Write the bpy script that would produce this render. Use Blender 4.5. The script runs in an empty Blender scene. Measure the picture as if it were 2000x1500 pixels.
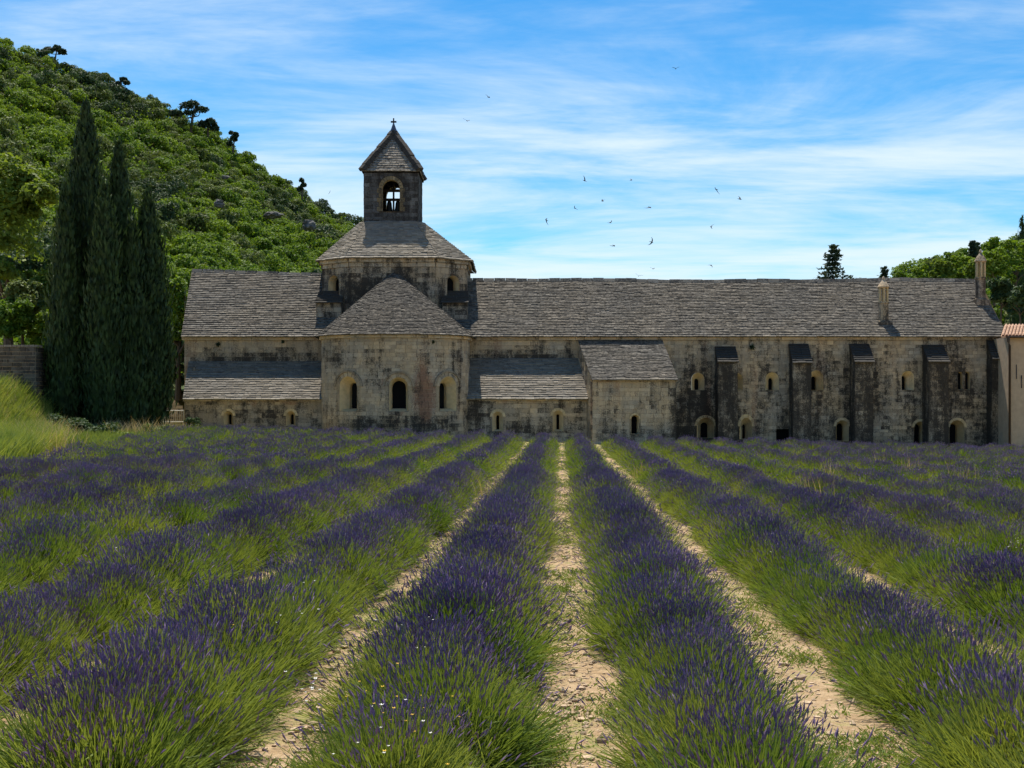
import bpy, bmesh, math, random
import numpy as np
from mathutils import Vector, noise as mnoise

R = math.radians
random.seed(11)
rng = np.random.default_rng(11)
sc = bpy.context.scene
col = sc.collection

# ------------------------------------------------------------------ camera
F, HZ, CH = 2400.0, 786.0, 2.4          # focal length in photo pixels, horizon row, eye height
cam_d = bpy.data.cameras.new('camera')
cam = bpy.data.objects.new('camera', cam_d); col.objects.link(cam)
cam.location = (0, 0, CH); cam.rotation_euler = (R(90), 0, 0)
cam_d.sensor_width = 36; cam_d.lens = 36 * F / 2000; cam_d.shift_y = 36 / 2000
cam_d.clip_start = 0.2; cam_d.clip_end = 6000
sc.camera = cam

# ------------------------------------------------------------------ sky, sun, exposure
SUN_E, SUN_A = R(68), R(14)
world = bpy.data.worlds.new('World'); sc.world = world; world.use_nodes = True
wn = world.node_tree; wn.nodes.clear()
def N(nt, t, **kw):
    n = nt.nodes.new(t)
    for k, v in kw.items(): setattr(n, k, v)
    return n
def L(nt, a, b): nt.links.new(a, b)
def math_n(nt, op, a, b=None, clamp=False):
    n = N(nt, 'ShaderNodeMath', operation=op, use_clamp=clamp)
    for i, v in enumerate((a, b)):
        if v is None: continue
        if isinstance(v, (int, float)): n.inputs[i].default_value = v
        else: L(nt, v, n.inputs[i])
    return n.outputs[0]
sky = N(wn, 'ShaderNodeTexSky', sky_type='NISHITA'); sky.sun_disc = False
sky.sun_elevation = SUN_E; sky.sun_rotation = -SUN_A; sky.altitude = 400; sky.air_density = 1.0; sky.dust_density = 0.5; sky.ozone_density = 2.0
hsv = N(wn, 'ShaderNodeHueSaturation'); hsv.inputs['Saturation'].default_value = 1.35; hsv.inputs['Value'].default_value = 1.15
L(wn, sky.outputs[0], hsv.inputs['Color'])
tc = N(wn, 'ShaderNodeTexCoord'); sp = N(wn, 'ShaderNodeSeparateXYZ'); L(wn, tc.outputs['Generated'], sp.inputs[0])
zc = math_n(wn, 'ADD', math_n(wn, 'MAXIMUM', sp.outputs[2], 0.0), 0.07)
cx = math_n(wn, 'DIVIDE', sp.outputs[0], zc); cy = math_n(wn, 'DIVIDE', sp.outputs[1], zc)
comb = N(wn, 'ShaderNodeCombineXYZ'); L(wn, cx, comb.inputs[0]); L(wn, cy, comb.inputs[1])
def cloud(rot, sx, sy, scale, detail, dist, loc):
    mp = N(wn, 'ShaderNodeMapping'); mp.inputs['Rotation'].default_value = (0, 0, rot)
    mp.inputs['Location'].default_value = loc
    mp.inputs['Scale'].default_value = (sx, sy, 1)
    L(wn, comb.outputs[0], mp.inputs['Vector'])
    nz = N(wn, 'ShaderNodeTexNoise'); nz.inputs['Scale'].default_value = scale; nz.inputs['Detail'].default_value = detail
    nz.inputs['Roughness'].default_value = 0.62; nz.inputs['Distortion'].default_value = dist
    L(wn, mp.outputs[0], nz.inputs['Vector']); return nz.outputs['Fac']
c1 = cloud(R(-14), 0.62, 1.15, 1.0, 10, 0.6, (3.1, 1.7, 0))
c2 = cloud(R(-24), 1.5, 4.0, 1.0, 10, 0.9, (8.2, 4.4, 0))
c3 = cloud(R(-8), 0.22, 0.45, 1.0, 3, 0.4, (1.3, 0.4, 0))
cs = math_n(wn, 'ADD', math_n(wn, 'ADD', math_n(wn, 'MULTIPLY', c1, 0.62), math_n(wn, 'MULTIPLY', c2, 0.17)), math_n(wn, 'MULTIPLY', c3, 0.38))
low = N(wn, 'ShaderNodeMapRange'); low.inputs[1].default_value = 0.0; low.inputs[2].default_value = 0.36
low.inputs[3].default_value = 0.19; low.inputs[4].default_value = -0.035; L(wn, sp.outputs[2], low.inputs[0])
cs = math_n(wn, 'ADD', cs, low.outputs[0])
rampc = N(wn, 'ShaderNodeMapRange', interpolation_type='SMOOTHSTEP'); rampc.inputs[1].default_value = 0.53; rampc.inputs[2].default_value = 0.82
rampc.inputs[3].default_value = 0.0; rampc.inputs[4].default_value = 0.88; L(wn, cs, rampc.inputs[0])
mixc = N(wn, 'ShaderNodeMix', data_type='RGBA'); L(wn, rampc.outputs[0], mixc.inputs[0])
tint = N(wn, 'ShaderNodeVectorMath', operation='MULTIPLY'); L(wn, hsv.outputs[0], tint.inputs[0]); tint.inputs[1].default_value = (0.68, 1.18, 1.26)
L(wn, tint.outputs[0], mixc.inputs[6]); mixc.inputs[7].default_value = (8.0, 9.2, 9.9, 1)
bg = N(wn, 'ShaderNodeBackground'); bg.inputs[1].default_value = 0.068
L(wn, mixc.outputs[2], bg.inputs[0])
wo = N(wn, 'ShaderNodeOutputWorld'); L(wn, bg.outputs[0], wo.inputs[0])

sun_d = bpy.data.lights.new('sun', 'SUN'); sun_d.energy = 5.0; sun_d.angle = R(0.53); sun_d.color = (1.0, 0.92, 0.80)
sun = bpy.data.objects.new('sun', sun_d); col.objects.link(sun)
to_sun = Vector((-math.sin(SUN_A) * math.cos(SUN_E), math.cos(SUN_A) * math.cos(SUN_E), math.sin(SUN_E)))
sun.rotation_euler = to_sun.to_track_quat('Z', 'Y').to_euler(); sun.location = (0, 0, 60)
vs = sc.view_settings
cy = sc.cycles; cy.max_bounces = 3; cy.diffuse_bounces = 2; cy.glossy_bounces = 1; cy.transmission_bounces = 2; cy.use_adaptive_sampling = True; cy.adaptive_threshold = 0.02; cy.use_denoising = True
vs.view_transform = 'Standard'; vs.look = 'None'; vs.exposure = 0.65; vs.gamma = 1.0; vs.use_curve_mapping = False

# ------------------------------------------------------------------ helpers
def P(px, py, Y): return Vector(((px - 1000) * Y / F, Y, CH + (HZ - py) * Y / F))
def X_(px, Y): return (px - 1000) * Y / F
def Z_(py, Y): return CH + (HZ - py) * Y / F
def tag(o, label=None, cat=None, group=None, kind=None):
    if label: o['label'] = label
    if cat: o['category'] = cat
    if group: o['group'] = group
    if kind: o['kind'] = kind
    return o
def empty(name, loc, rz=0.0, scl=1.0):
    o = bpy.data.objects.new(name, None); col.objects.link(o)
    o.location = loc; o.rotation_euler = (0, 0, rz); o.scale = (scl,) * 3 if isinstance(scl, (int, float)) else scl
    o.empty_display_size = 0.2
    return o
def root_loc(o):
    v = Vector((0, 0, 0))
    while o is not None: v += o.location; o = o.parent
    return v
def mesh(name, V, Fc, mat=None, attrs=None, smooth=False, midx=None):
    me = bpy.data.meshes.new(name)
    me.from_pydata([tuple(v) for v in V], [], [tuple(f) for f in Fc])
    if mat is not None:
        for m in (mat if isinstance(mat, (list, tuple)) else [mat]): me.materials.append(m)
    if midx is not None: me.polygons.foreach_set('material_index', np.asarray(midx, dtype=np.int32))
    if attrs:
        for k, vals in attrs.items():
            a = me.attributes.new(k, 'FLOAT', 'POINT'); a.data.foreach_set('value', np.asarray(vals, dtype=np.float32))
    if smooth: me.polygons.foreach_set('use_smooth', [True] * len(me.polygons))
    me.update(); return me
def obj(name, me, parent=None):
    o = bpy.data.objects.new(name, me); col.objects.link(o)
    if parent is not None: o.parent = parent
    return o
def wobj(name, V, Fc, mat, parent=None, attrs=None, smooth=False):
    """mesh given in world coordinates, parented to an unrotated parent"""
    off = root_loc(parent) if parent is not None else Vector((0, 0, 0))
    return obj(name, mesh(name, [Vector(v) - off for v in V], Fc, mat, attrs, smooth), parent)
class MB:
    def __init__(s): s.V = []; s.F = []
    def add(s, V, Fc):
        k = len(s.V); s.V += [Vector(v) for v in V]; s.F += [tuple(i + k for i in f) for f in Fc]; return s
    def box(s, a, b):
        (x0, y0, z0), (x1, y1, z1) = a, b
        return s.add([(x0, y0, z0), (x1, y0, z0), (x1, y1, z0), (x0, y1, z0), (x0, y0, z1), (x1, y0, z1), (x1, y1, z1), (x0, y1, z1)],
                     [(0, 3, 2, 1), (4, 5, 6, 7), (0, 1, 5, 4), (1, 2, 6, 5), (2, 3, 7, 6), (3, 0, 4, 7)])
    def tube(s, pts, rad, n=8, cap=True):
        pts = [Vector(p) for p in pts]; rings = []
        rad = rad if isinstance(rad, (list, tuple)) else [rad] * len(pts)
        for i, p in enumerate(pts):
            d = (pts[min(i + 1, len(pts) - 1)] - pts[max(i - 1, 0)]).normalized()
            a = d.orthogonal().normalized() if abs(d.z) < 0.99 else Vector((1, 0, 0)); b = d.cross(a).normalized(); a = b.cross(d)
            rings.append([p + (a * math.cos(2 * math.pi * k / n) + b * math.sin(2 * math.pi * k / n)) * rad[i] for k in range(n)])
        V = [v for r in rings for v in r]; Fc = []
        for i in range(len(pts) - 1):
            for k in range(n): Fc.append((i * n + k, i * n + (k + 1) % n, (i + 1) * n + (k + 1) % n, (i + 1) * n + k))
        if cap: Fc += [tuple(range(n - 1, -1, -1)), tuple(range((len(pts) - 1) * n, len(pts) * n))]
        return s.add(V, Fc)
    def lathe(s, c, prof, n=16):
        V = []; Fc = []
        for (r, z) in prof:
            for k in range(n): V.append((c[0] + r * math.cos(2 * math.pi * k / n), c[1] + r * math.sin(2 * math.pi * k / n), c[2] + z))
        for i in range(len(prof) - 1):
            for k in range(n): Fc.append((i * n + k, i * n + (k + 1) % n, (i + 1) * n + (k + 1) % n, (i + 1) * n + k))
        Fc += [tuple(range(n - 1, -1, -1)), tuple(range((len(prof) - 1) * n, len(prof) * n))]
        return s.add(V, Fc)
    def build(s, name, mat, parent=None, smooth=False): return wobj(name, s.V, s.F, mat, parent, None, smooth)

# ------------------------------------------------------------------ materials
def new_mat(name):
    m = bpy.data.materials.new(name); m.use_nodes = True; nt = m.node_tree; nt.nodes.clear()
    out = N(nt, 'ShaderNodeOutputMaterial'); return m, nt, out
def noise_n(nt, scale, detail=4, rough=0.6, vec=None, dist=0.0):
    n = N(nt, 'ShaderNodeTexNoise'); n.inputs['Scale'].default_value = scale; n.inputs['Detail'].default_value = detail
    n.inputs['Roughness'].default_value = rough; n.inputs['Distortion'].default_value = dist
    if vec is None:
        g = N(nt, 'ShaderNodeNewGeometry'); vec = g.outputs['Position']
    L(nt, vec, n.inputs['Vector']); return n.outputs['Fac']
def mix_c(nt, fac, a, b):
    m = N(nt, 'ShaderNodeMix', data_type='RGBA')
    for i, v in ((0, fac), (6, a), (7, b)):
        if isinstance(v, tuple): m.inputs[i].default_value = (*v, 1) if len(v) == 3 else v
        elif isinstance(v, (int, float)): m.inputs[i].default_value = v
        else: L(nt, v, m.inputs[i])
    return m.outputs[2]
def remap(nt, v, a, b, c=0.0, d=1.0, smooth=True):
    m = N(nt, 'ShaderNodeMapRange', interpolation_type='SMOOTHSTEP' if smooth else 'LINEAR')
    for i, x in ((1, a), (2, b), (3, c), (4, d)): m.inputs[i].default_value = x
    L(nt, v, m.inputs[0]); return m.outputs[0]
def scale_c(nt, c, f):
    v = N(nt, 'ShaderNodeVectorMath', operation='SCALE'); L(nt, c, v.inputs[0])
    if isinstance(f, (int, float)): v.inputs['Scale'].default_value = f
    else: L(nt, f, v.inputs['Scale'])
    return v.outputs[0]
def bsdf(nt, out, colr, rough=0.9, spec=0.2, bump=None, bdist=0.02, metal=0.0):
    p = N(nt, 'ShaderNodeBsdfPrincipled')
    if isinstance(colr, tuple): p.inputs['Base Color'].default_value = (*colr, 1)
    else: L(nt, colr, p.inputs['Base Color'])
    p.inputs['Roughness'].default_value = rough; p.inputs['Specular IOR Level'].default_value = spec; p.inputs['Metallic'].default_value = metal
    if bump is not None:
        b = N(nt, 'ShaderNodeBump'); b.inputs['Distance'].default_value = bdist; b.inputs['Strength'].default_value = 0.8
        L(nt, bump, b.inputs['Height']); L(nt, b.outputs[0], p.inputs['Normal'])
    L(nt, p.outputs[0], out.inputs[0]); return p
def attr_n(nt, name):
    a = N(nt, 'ShaderNodeAttribute', attribute_name=name); return a.outputs['Fac']

def stone_mat(name, warm, grey, dark=(0.030, 0.026, 0.023), dirty=0.0, rust=True):
    m, nt, out = new_mat(name)
    g = N(nt, 'ShaderNodeNewGeometry'); pos = g.outputs['Position']
    n1 = noise_n(nt, 0.55, 6, 0.65, pos); n2 = noise_n(nt, 3.0, 6, 0.7, pos); n3 = noise_n(nt, 14.0, 4, 0.7, pos)
    mp = N(nt, 'ShaderNodeMapping'); mp.inputs['Scale'].default_value = (1.6, 1.6, 0.22); L(nt, pos, mp.inputs['Vector'])
    n4 = noise_n(nt, 1.2, 5, 0.65, mp.outputs[0])                      # vertical streaks of run-off
    base = mix_c(nt, remap(nt, n1, 0.35, 0.65), warm, grey)
    base = scale_c(nt, base, remap(nt, n2, 0.25, 0.75, 0.72, 1.18, False))
    base = scale_c(nt, base, attr_n(nt, 'tone'))
    if rust:
        nr = noise_n(nt, 0.42, 4, 0.6, mp.outputs[0])
        base = mix_c(nt, remap(nt, math_n(nt, 'ADD', nr, math_n(nt, 'ADD', math_n(nt, 'MULTIPLY', attr_n(nt, 'rust'), 0.30), math_n(nt, 'MULTIPLY', math_n(nt, 'SUBTRACT', n3, .5), .35))), 0.58, 0.78, 0.0, 0.75), base, (0.20, 0.085, 0.05))
    v = math_n(nt, 'ADD', attr_n(nt, 'dirt'), math_n(nt, 'MULTIPLY', math_n(nt, 'SUBTRACT', n2, 0.5), 1.3))
    v = math_n(nt, 'ADD', v, math_n(nt, 'MULTIPLY', math_n(nt, 'SUBTRACT', n4, 0.5), 2.0))
    v = math_n(nt, 'ADD', v, math_n(nt, 'MULTIPLY', math_n(nt, 'SUBTRACT', n3, 0.5), 1.5))
    fac = remap(nt, v, -0.08 - dirty, 0.66 - dirty, 0.0, 0.94)
    c = mix_c(nt, fac, base, dark)
    lich = math_n(nt, 'MULTIPLY', remap(nt, n3, 0.62, 0.72, 0.0, 0.55), remap(nt, v, 0.2, 0.6))
    c = mix_c(nt, lich, c, (0.30, 0.29, 0.25))
    bsdf(nt, out, c, 0.95, 0.1, math_n(nt, 'ADD', n3, n2), 0.02)
    return m
M = {}
M['stone'] = stone_mat('limestone', (0.54, 0.40, 0.245), (0.40, 0.34, 0.26))
M['mortar'] = stone_mat('mortar_core', (0.44, 0.325, 0.195), (0.34, 0.285, 0.21))
M['pale'] = stone_mat('pale_cut_stone', (0.66, 0.48, 0.25), (0.56, 0.45, 0.28), dirty=-0.35)
M['drystone'] = stone_mat('rubble_stone', (0.24, 0.20, 0.14), (0.17, 0.15, 0.12), dirty=0.12)
M['rock'] = stone_mat('grey_rock', (0.26, 0.25, 0.23), (0.19, 0.19, 0.19), rust=False)

def tile_mat():
    m, nt, out = new_mat('stone_roof_slabs')
    g = N(nt, 'ShaderNodeNewGeometry'); pos = g.outputs['Position']
    n1 = noise_n(nt, 0.35, 4, 0.6, pos); n2 = noise_n(nt, 6.0, 5, 0.7, pos); n3 = noise_n(nt, 25.0, 3, 0.7, pos)
    base = mix_c(nt, remap(nt, n1, 0.35, 0.65), (0.19, 0.168, 0.135), (0.165, 0.152, 0.13))
    base = scale_c(nt, base, attr_n(nt, 'tone'))
    c = mix_c(nt, remap(nt, math_n(nt, 'ADD', n2, math_n(nt, 'MULTIPLY', attr_n(nt, 'dirt'), 0.35)), 0.42, 0.66, 0.0, 0.88), base, (0.045, 0.043, 0.040))
    c = mix_c(nt, remap(nt, n3, 0.60, 0.75, 0.0, 0.35), c, (0.38, 0.345, 0.27))
    bsdf(nt, out, c, 0.95, 0.1, n2, 0.015); return m
M['tile'] = tile_mat()
def plain(name, c, rough=0.8, metal=0.0, var=0.25, scale=8.0):
    m, nt, out = new_mat(name)
    n = noise_n(nt, scale, 4)
    cc = mix_c(nt, n, tuple(x * (1 - var) for x in c), tuple(x * (1 + var) for x in c))
    bsdf(nt, out, cc, rough, 0.3, n, 0.005, metal); return m
M['pane'] = plain('dark_window', (0.004, 0.004, 0.005), 1.0)
M['iron'] = plain('wrought_iron', (0.02, 0.02, 0.028), 0.6)
M['lead'] = plain('lead_flashing', (0.06, 0.08, 0.13), 0.55)
M['wood'] = plain('old_timber', (0.05, 0.04, 0.032), 0.9)
M['bronze'] = plain('bell_bronze', (0.035, 0.035, 0.03), 0.5, 0.6)
M['plaster'] = plain('tan_render', (0.40, 0.30, 0.20), 0.95, 0, 0.3, 3.0)
M['terracotta'] = plain('pale_clay_tiles', (0.52, 0.33, 0.22), 0.9, 0, 0.35, 9.0)
M['copper'] = plain('brown_downpipe', (0.055, 0.035, 0.025), 0.5)
M['whitepaint'] = plain('weathered_white_paint', (0.55, 0.54, 0.48), 0.7)
M['bird'] = plain('dark_feathers', (0.012, 0.011, 0.012), 0.8)
M['bark'] = plain('bark', (0.09, 0.068, 0.048), 0.95, 0, 0.5, 12.0)

def leaf_mat(name, a, b, trans=0.3, scale=0.6, nmix=0.6, sub=0.0):
    """leaf colour varies from plant to plant and through the crown"""
    m, nt, out = new_mat(name)
    oi = N(nt, 'ShaderNodeObjectInfo'); n = noise_n(nt, scale, 3, 0.6)
    f = math_n(nt, 'ADD', math_n(nt, 'MULTIPLY', oi.outputs['Random'], 1 - nmix), math_n(nt, 'MULTIPLY', remap(nt, n, 0.3, 0.7), nmix))
    c = mix_c(nt, f, a, b)
    p = N(nt, 'ShaderNodeBsdfPrincipled'); L(nt, c, p.inputs['Base Color']); p.inputs['Roughness'].default_value = 0.65
    p.inputs['Specular IOR Level'].default_value = 0.25
    t = N(nt, 'ShaderNodeBsdfTranslucent')
    tcol = N(nt, 'ShaderNodeVectorMath', operation='MULTIPLY'); L(nt, c, tcol.inputs[0]); tcol.inputs[1].default_value = (1.35, 1.25, 0.7); L(nt, tcol.outputs[0], t.inputs['Color'])
    mx = N(nt, 'ShaderNodeMixShader'); mx.inputs[0].default_value = trans
    L(nt, p.outputs[0], mx.inputs[1]); L(nt, t.outputs[0], mx.inputs[2]); L(nt, mx.outputs[0], out.inputs[0])
    return m
M['oak'] = leaf_mat('oak_leaves', (0.060, 0.125, 0.012), (0.160, 0.245, 0.018), 0.40, 0.12, .5)
M['olive'] = leaf_mat('holm_oak_leaves', (0.055, 0.090, 0.022), (0.130, 0.175, 0.042), 0.30, 0.12, .5)
M['evergreen'] = leaf_mat('dark_evergreen_leaves', (0.028, 0.055, 0.022), (0.055, 0.095, 0.030), 0.25, 0.25)
M['pine'] = leaf_mat('pine_needles', (0.020, 0.040, 0.022), (0.040, 0.065, 0.030), 0.15, 1.0)
M['cypress'] = leaf_mat('cypress_sprays', (0.008, 0.022, 0.007), (0.050, 0.088, 0.022), 0.18, 2.2, .85)
M['lush'] = leaf_mat('lush_leaves', (0.090, 0.150, 0.020), (0.170, 0.230, 0.030), 0.42, 0.5)
M['grass'] = leaf_mat('bank_grass', (0.10, 0.165, 0.025), (0.25, 0.285, 0.060), 0.36, 0.5, 0.9)
M['straw'] = leaf_mat('dry_straw', (0.38, 0.29, 0.15), (0.46, 0.38, 0.22), 0.3, 2.0)
M['weed'] = leaf_mat('weed_leaves', (0.10, 0.16, 0.025), (0.20, 0.25, 0.05), 0.35, 2.0, 0.9)
M['lav_stem'] = leaf_mat('lavender_stems', (0.085, 0.155, 0.022), (0.210, 0.248, 0.050), 0.38, 0.7, 0.65)
M['lav_flower'] = leaf_mat('lavender_flowers', (0.125, 0.080, 0.175), (0.270, 0.180, 0.330), 0.26, 0.9, 0.6)
M['petal_white'] = plain('white_petals', (0.75, 0.74, 0.68), 0.8)
M['petal_yellow'] = plain('yellow_petals', (0.70, 0.45, 0.05), 0.8)

def soil_mat():
    m, nt, out = new_mat('stony_soil')
    g = N(nt, 'ShaderNodeNewGeometry'); pos = g.outputs['Position']
    n0 = noise_n(nt, 0.9, 4, 0.6, pos); n1 = noise_n(nt, 7.0, 6, 0.65, pos); n2 = noise_n(nt, 40.0, 5, 0.7, pos)
    vo = N(nt, 'ShaderNodeTexVoronoi'); vo.inputs['Scale'].default_value = 30.0; L(nt, pos, vo.inputs['Vector'])
    c = mix_c(nt, remap(nt, n1, 0.3, 0.7), (0.30, 0.205, 0.115), (0.44, 0.325, 0.20))
    c = mix_c(nt, remap(nt, n2, 0.56, 0.72, 0.0, 0.7), c, (0.15, 0.09, 0.055))
    c = mix_c(nt, remap(nt, n2, 0.40, 0.28, 0.0, 0.5), c, (0.55, 0.45, 0.33))
    c = mix_c(nt, math_n(nt, 'MULTIPLY', remap(nt, n0, 0.50, 0.62, 0.0, 0.7), remap(nt, n1, 0.42, 0.58)), c, (0.19, 0.20, 0.05))
    sepx = N(nt, 'ShaderNodeSeparateXYZ'); L(nt, pos, sepx.inputs[0])
    dry = mix_c(nt, remap(nt, n1, 0.35, 0.65), (0.20, 0.19, 0.06), (0.36, 0.29, 0.15))
    c = mix_c(nt, remap(nt, math_n(nt, 'ADD', sepx.outputs[1], math_n(nt, 'MULTIPLY', n0, 6.0)), 66.0, 74.0), c, dry)
    h = math_n(nt, 'ADD', math_n(nt, 'MULTIPLY', n1, 0.6), math_n(nt, 'ADD', math_n(nt, 'MULTIPLY', n2, 0.5), math_n(nt, 'MULTIPLY', vo.outputs['Distance'], 0.4)))
    bsdf(nt, out, c, 0.95, 0.1, h, 0.05); return m
M['soil'] = soil_mat()
M['pebble'] = plain('pale_pebbles', (0.42, 0.315, 0.21), 0.9, 0, 0.85, 9.0)
def floor_mat():
    m, nt, out = new_mat('hillside_scrub')
    n = noise_n(nt, 0.25, 5, 0.7)
    bsdf(nt, out, mix_c(nt, remap(nt, n, 0.35, 0.65), (0.035, 0.055, 0.018), (0.085, 0.095, 0.035)), 0.95, 0.1, n, 0.3); return m
M['scrub'] = floor_mat()

# ------------------------------------------------------------------ ground
def sstep(t):
    t = max(0.0, min(1.0, t)); return t * t * (3 - 2 * t)
def bank(x, y): return 2.15 * sstep((-x - 22.2 - 0.05 * (y - 45)) / 3.2) * sstep((y - 43) / 15)
def gz(x, y):
    z = -0.028 * max(-45, min(45, x)) * (1 if y < 200 else 1)
    return z + bank(x, y)
def axis(core0, core1, step, far):
    a = list(np.arange(core0, core1 + 1e-6, step)); d = step
    lo, hi = [], []
    v = core0
    while v > far[0]: d *= 1.6; v -= d; lo.append(v)
    v = core1; d = step
    while v < far[1]: d *= 1.6; v += d; hi.append(v)
    return lo[::-1] + a + hi
gx = axis(-44, 44, 0.8, (-2500, 2500)); gy = axis(-4, 90, 0.8, (-400, 4000))
V = [(x, y, gz(x, y) + (0.02 * mnoise.noise(Vector((x * 0.9, y * 0.9, 0))) if abs(x) < 40 and y < 80 else 0)) for y in gy for x in gx]
nx = len(gx)
Fc = [(j * nx + i, j * nx + i + 1, (j + 1) * nx + i + 1, (j + 1) * nx + i) for j in range(len(gy) - 1) for i in range(nx - 1)]
tag(wobj('ground', V, Fc, M['soil'], smooth=True), kind='structure')

# ------------------------------------------------------------------ hills
def interp(tab, x):
    if x <= tab[0][0]: return tab[0][1]
    for (a, b), (c, d) in zip(tab, tab[1:]):
        if x <= c: return b + (d - b) * (x - a) / (c - a)
    return tab[-1][1]
RIDGE_L = [(-700, -110), (-300, 0), (0, 98), (90, 130), (210, 178), (330, 230), (400, 270), (500, 336), (600, 404), (700, 452), (800, 500), (900, 545), (1000, 580), (1200, 640)]
RIDGE_R = [(1450, 690), (1650, 600), (1750, 556), (1850, 530), (1930, 508), (2000, 480), (2100, 445), (2500, 330)]
def hill_left(px, t):
    yr = 255 + 0.10 * px; Y = 98 + (yr - 98) * t
    py0 = 762; py = py0 + (interp(RIDGE_L, px) - py0) * t ** 0.80
    return P(px, py, Y)
def hill_right(px, t):
    Y = 115 + 100 * t; py0 = 770
    py = py0 + (interp(RIDGE_R, px) - py0) * t ** 0.80
    return P(px, py, Y)
def hill_mesh(name, fn, px0, px1, n, m=24):
    V, Fc = [], []
    cols = [px0 + (px1 - px0) * i / n for i in range(n + 1)]
    for px in cols:
        for j in range(m + 1): V.append(fn(px, j / m))
        e = fn(px, 1.0); V.append((e.x * 1.1, e.y + 45, e.z - 8)); V.append((e.x * 1.4, e.y + 200, -20))
    w = m + 3
    for i in range(n):
        for j in range(w - 1): Fc.append((i * w + j, (i + 1) * w + j, (i + 1) * w + j + 1, i * w + j + 1))
    tag(wobj(name, V, Fc, M['scrub'], smooth=True), kind='structure')
hill_mesh('hillside', hill_left, -700, 1200, 60)
hill_mesh('wooded_slope', hill_right, 1450, 2500, 40)

# ------------------------------------------------------------------ masonry tools
class Wall:
    """a wall line in plan, left to right as seen from its outside"""
    def __init__(s, pts, smooth=False):
        s.p = [Vector((a, b)) for a, b in pts]; s.c = [0.0]; s.smooth = smooth
        for a, b in zip(s.p, s.p[1:]): s.c.append(s.c[-1] + (b - a).length)
        s.L = s.c[-1]
    def at(s, u):
        i = 0
        while i < len(s.c) - 2 and u > s.c[i + 1]: i += 1
        d = (s.p[i + 1] - s.p[i]).normalized(); return s.p[i] + d * (u - s.c[i]), d
    def to3(s, u, z, off=0.0):
        p, d = s.at(u); n = Vector((d.y, -d.x)); q = p + n * off; return Vector((q.x, q.y, z))
    def fl(s, uc, u, z, off):                       # on the tangent plane at uc
        p, d = s.at(uc); n = Vector((d.y, -d.x)); q = p + d * (u - uc) + n * off; return Vector((q.x, q.y, z))
    def u_of_x(s, x):
        best = 0; bd = 1e9
        for i in range(401):
            u = s.L * i / 400; d = abs(s.at(u)[0].x - x)
            if d < bd: bd, best = d, u
        return best
def arch_loop(uc, zb, w, zs, n=10, point=0.0):
    pts = [(uc - w, zb), (uc - w, zs)]
    for k in range(1, n): a = math.pi * (1 - k / n); pts.append((uc + w * math.cos(a), zs + w * (1 + point) * math.sin(a) ** (1.0 if not point else 0.85)))
    return pts + [(uc + w, zs), (uc + w, zb)]
def sheet(wall, outline, holes, name, mat, parent):
    bm = bmesh.new(); edges = []
    for loop in [outline] + holes:
        vs_ = [bm.verts.new((a, b, 0)) for a, b in loop]
        for i in range(len(vs_)): edges.append(bm.edges.new((vs_[i], vs_[(i + 1) % len(vs_)])))
    bmesh.ops.triangle_fill(bm, edges=edges, use_beauty=True)
    for b in wall.c[1:-1]:
        bmesh.ops.bisect_plane(bm, geom=bm.verts[:] + bm.edges[:] + bm.faces[:], plane_co=(b, 0, 0), plane_no=(1, 0, 0))
    V = [wall.to3(v.co.x, v.co.y) for v in bm.verts]
    bm.verts.index_update(); Fc = [tuple(v.index for v in f.verts) for f in bm.faces]; bm.free()
    dirt = [dirt_at(v) for v in V]
    return wobj(name, V, Fc, mat, parent, {'tone': [1.0] * len(V), 'dirt': dirt})
# stains on the masonry, and the bell tower's shade put into its colour: facade position (photo px at the wall's depth), radii, strength
STAINS_SHADE = [(1352, 800, 46, 75, .62), (1350, 850, 40, 30, .8), (1425, 780, 30, 85, .55), (1475, 800, 45, 45, .25), (1565, 770, 30, 80, .45), (1690, 770, 32, 90, .62),
          (1640, 735, 45, 40, .35), (1840, 760, 34, 95, .68), (1955, 720, 26, 60, .55), (1780, 850, 200, 14, .35), (500, 812, 150, 26, .38), (370, 820, 30, 20, .6), (500, 700, 150, 14, .55),
          (610, 700, 40, 16, .3), (935, 805, 26, 34, .7), (1105, 790, 30, 30, .35), (1030, 835, 110, 16, .45), (1020, 697, 110, 12, .6), (1145, 720, 14, 60, .2), (780, 830, 120, 16, .55), (700, 740, 60, 40, .12),
          (765, 570, 95, 38, .75), (640, 560, 22, 40, .5), (895, 575, 28, 45, .6), (765, 380, 90, 85, .85), (1285, 775, 12, 40, .45), (1240, 850, 90, 12, .3), (1740, 770, 40, 50, .2), (1410, 715, 20, 14, .5)]
def dirt_at(v):
    px = 1000 + v.x * F / v.y; py = HZ - (v.z - CH) * F / v.y
    d = 0.0
    for (a, b, ra, rb, s) in STAINS_SHADE:
        q = ((px - a) / ra) ** 2 + ((py - b) / rb) ** 2
        if q < 4: d = max(d, s * math.exp(-0.6 * q))
    if px > 1322 and v.y < 80.3: d = max(d, .30 * sstep((py - 690) / 60))       # weathered lower face of the long wing
    return d
RUST = [(830, 772, 26, 46, .95), (735, 748, 24, 16, .5), (640, 800, 10, 24, .5), (1156, 800, 8, 60, .4), (1010, 786, 70, 8, .5), (560, 786, 80, 7, .5), (1450, 840, 40, 12, .3), (1500, 790, 20, 20, .25), (1240, 858, 60, 8, .5)]
def rust_at(v):
    px = 1000 + v.x * F / v.y; py = HZ - (v.z - CH) * F / v.y; d = 0.0
    for (a, b, ra, rb, s_) in RUST:
        q = ((px - a) / ra) ** 2 + ((py - b) / rb) ** 2
        if q < 4: d = max(d, s_ * math.exp(-0.7 * q))
    return d
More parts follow.
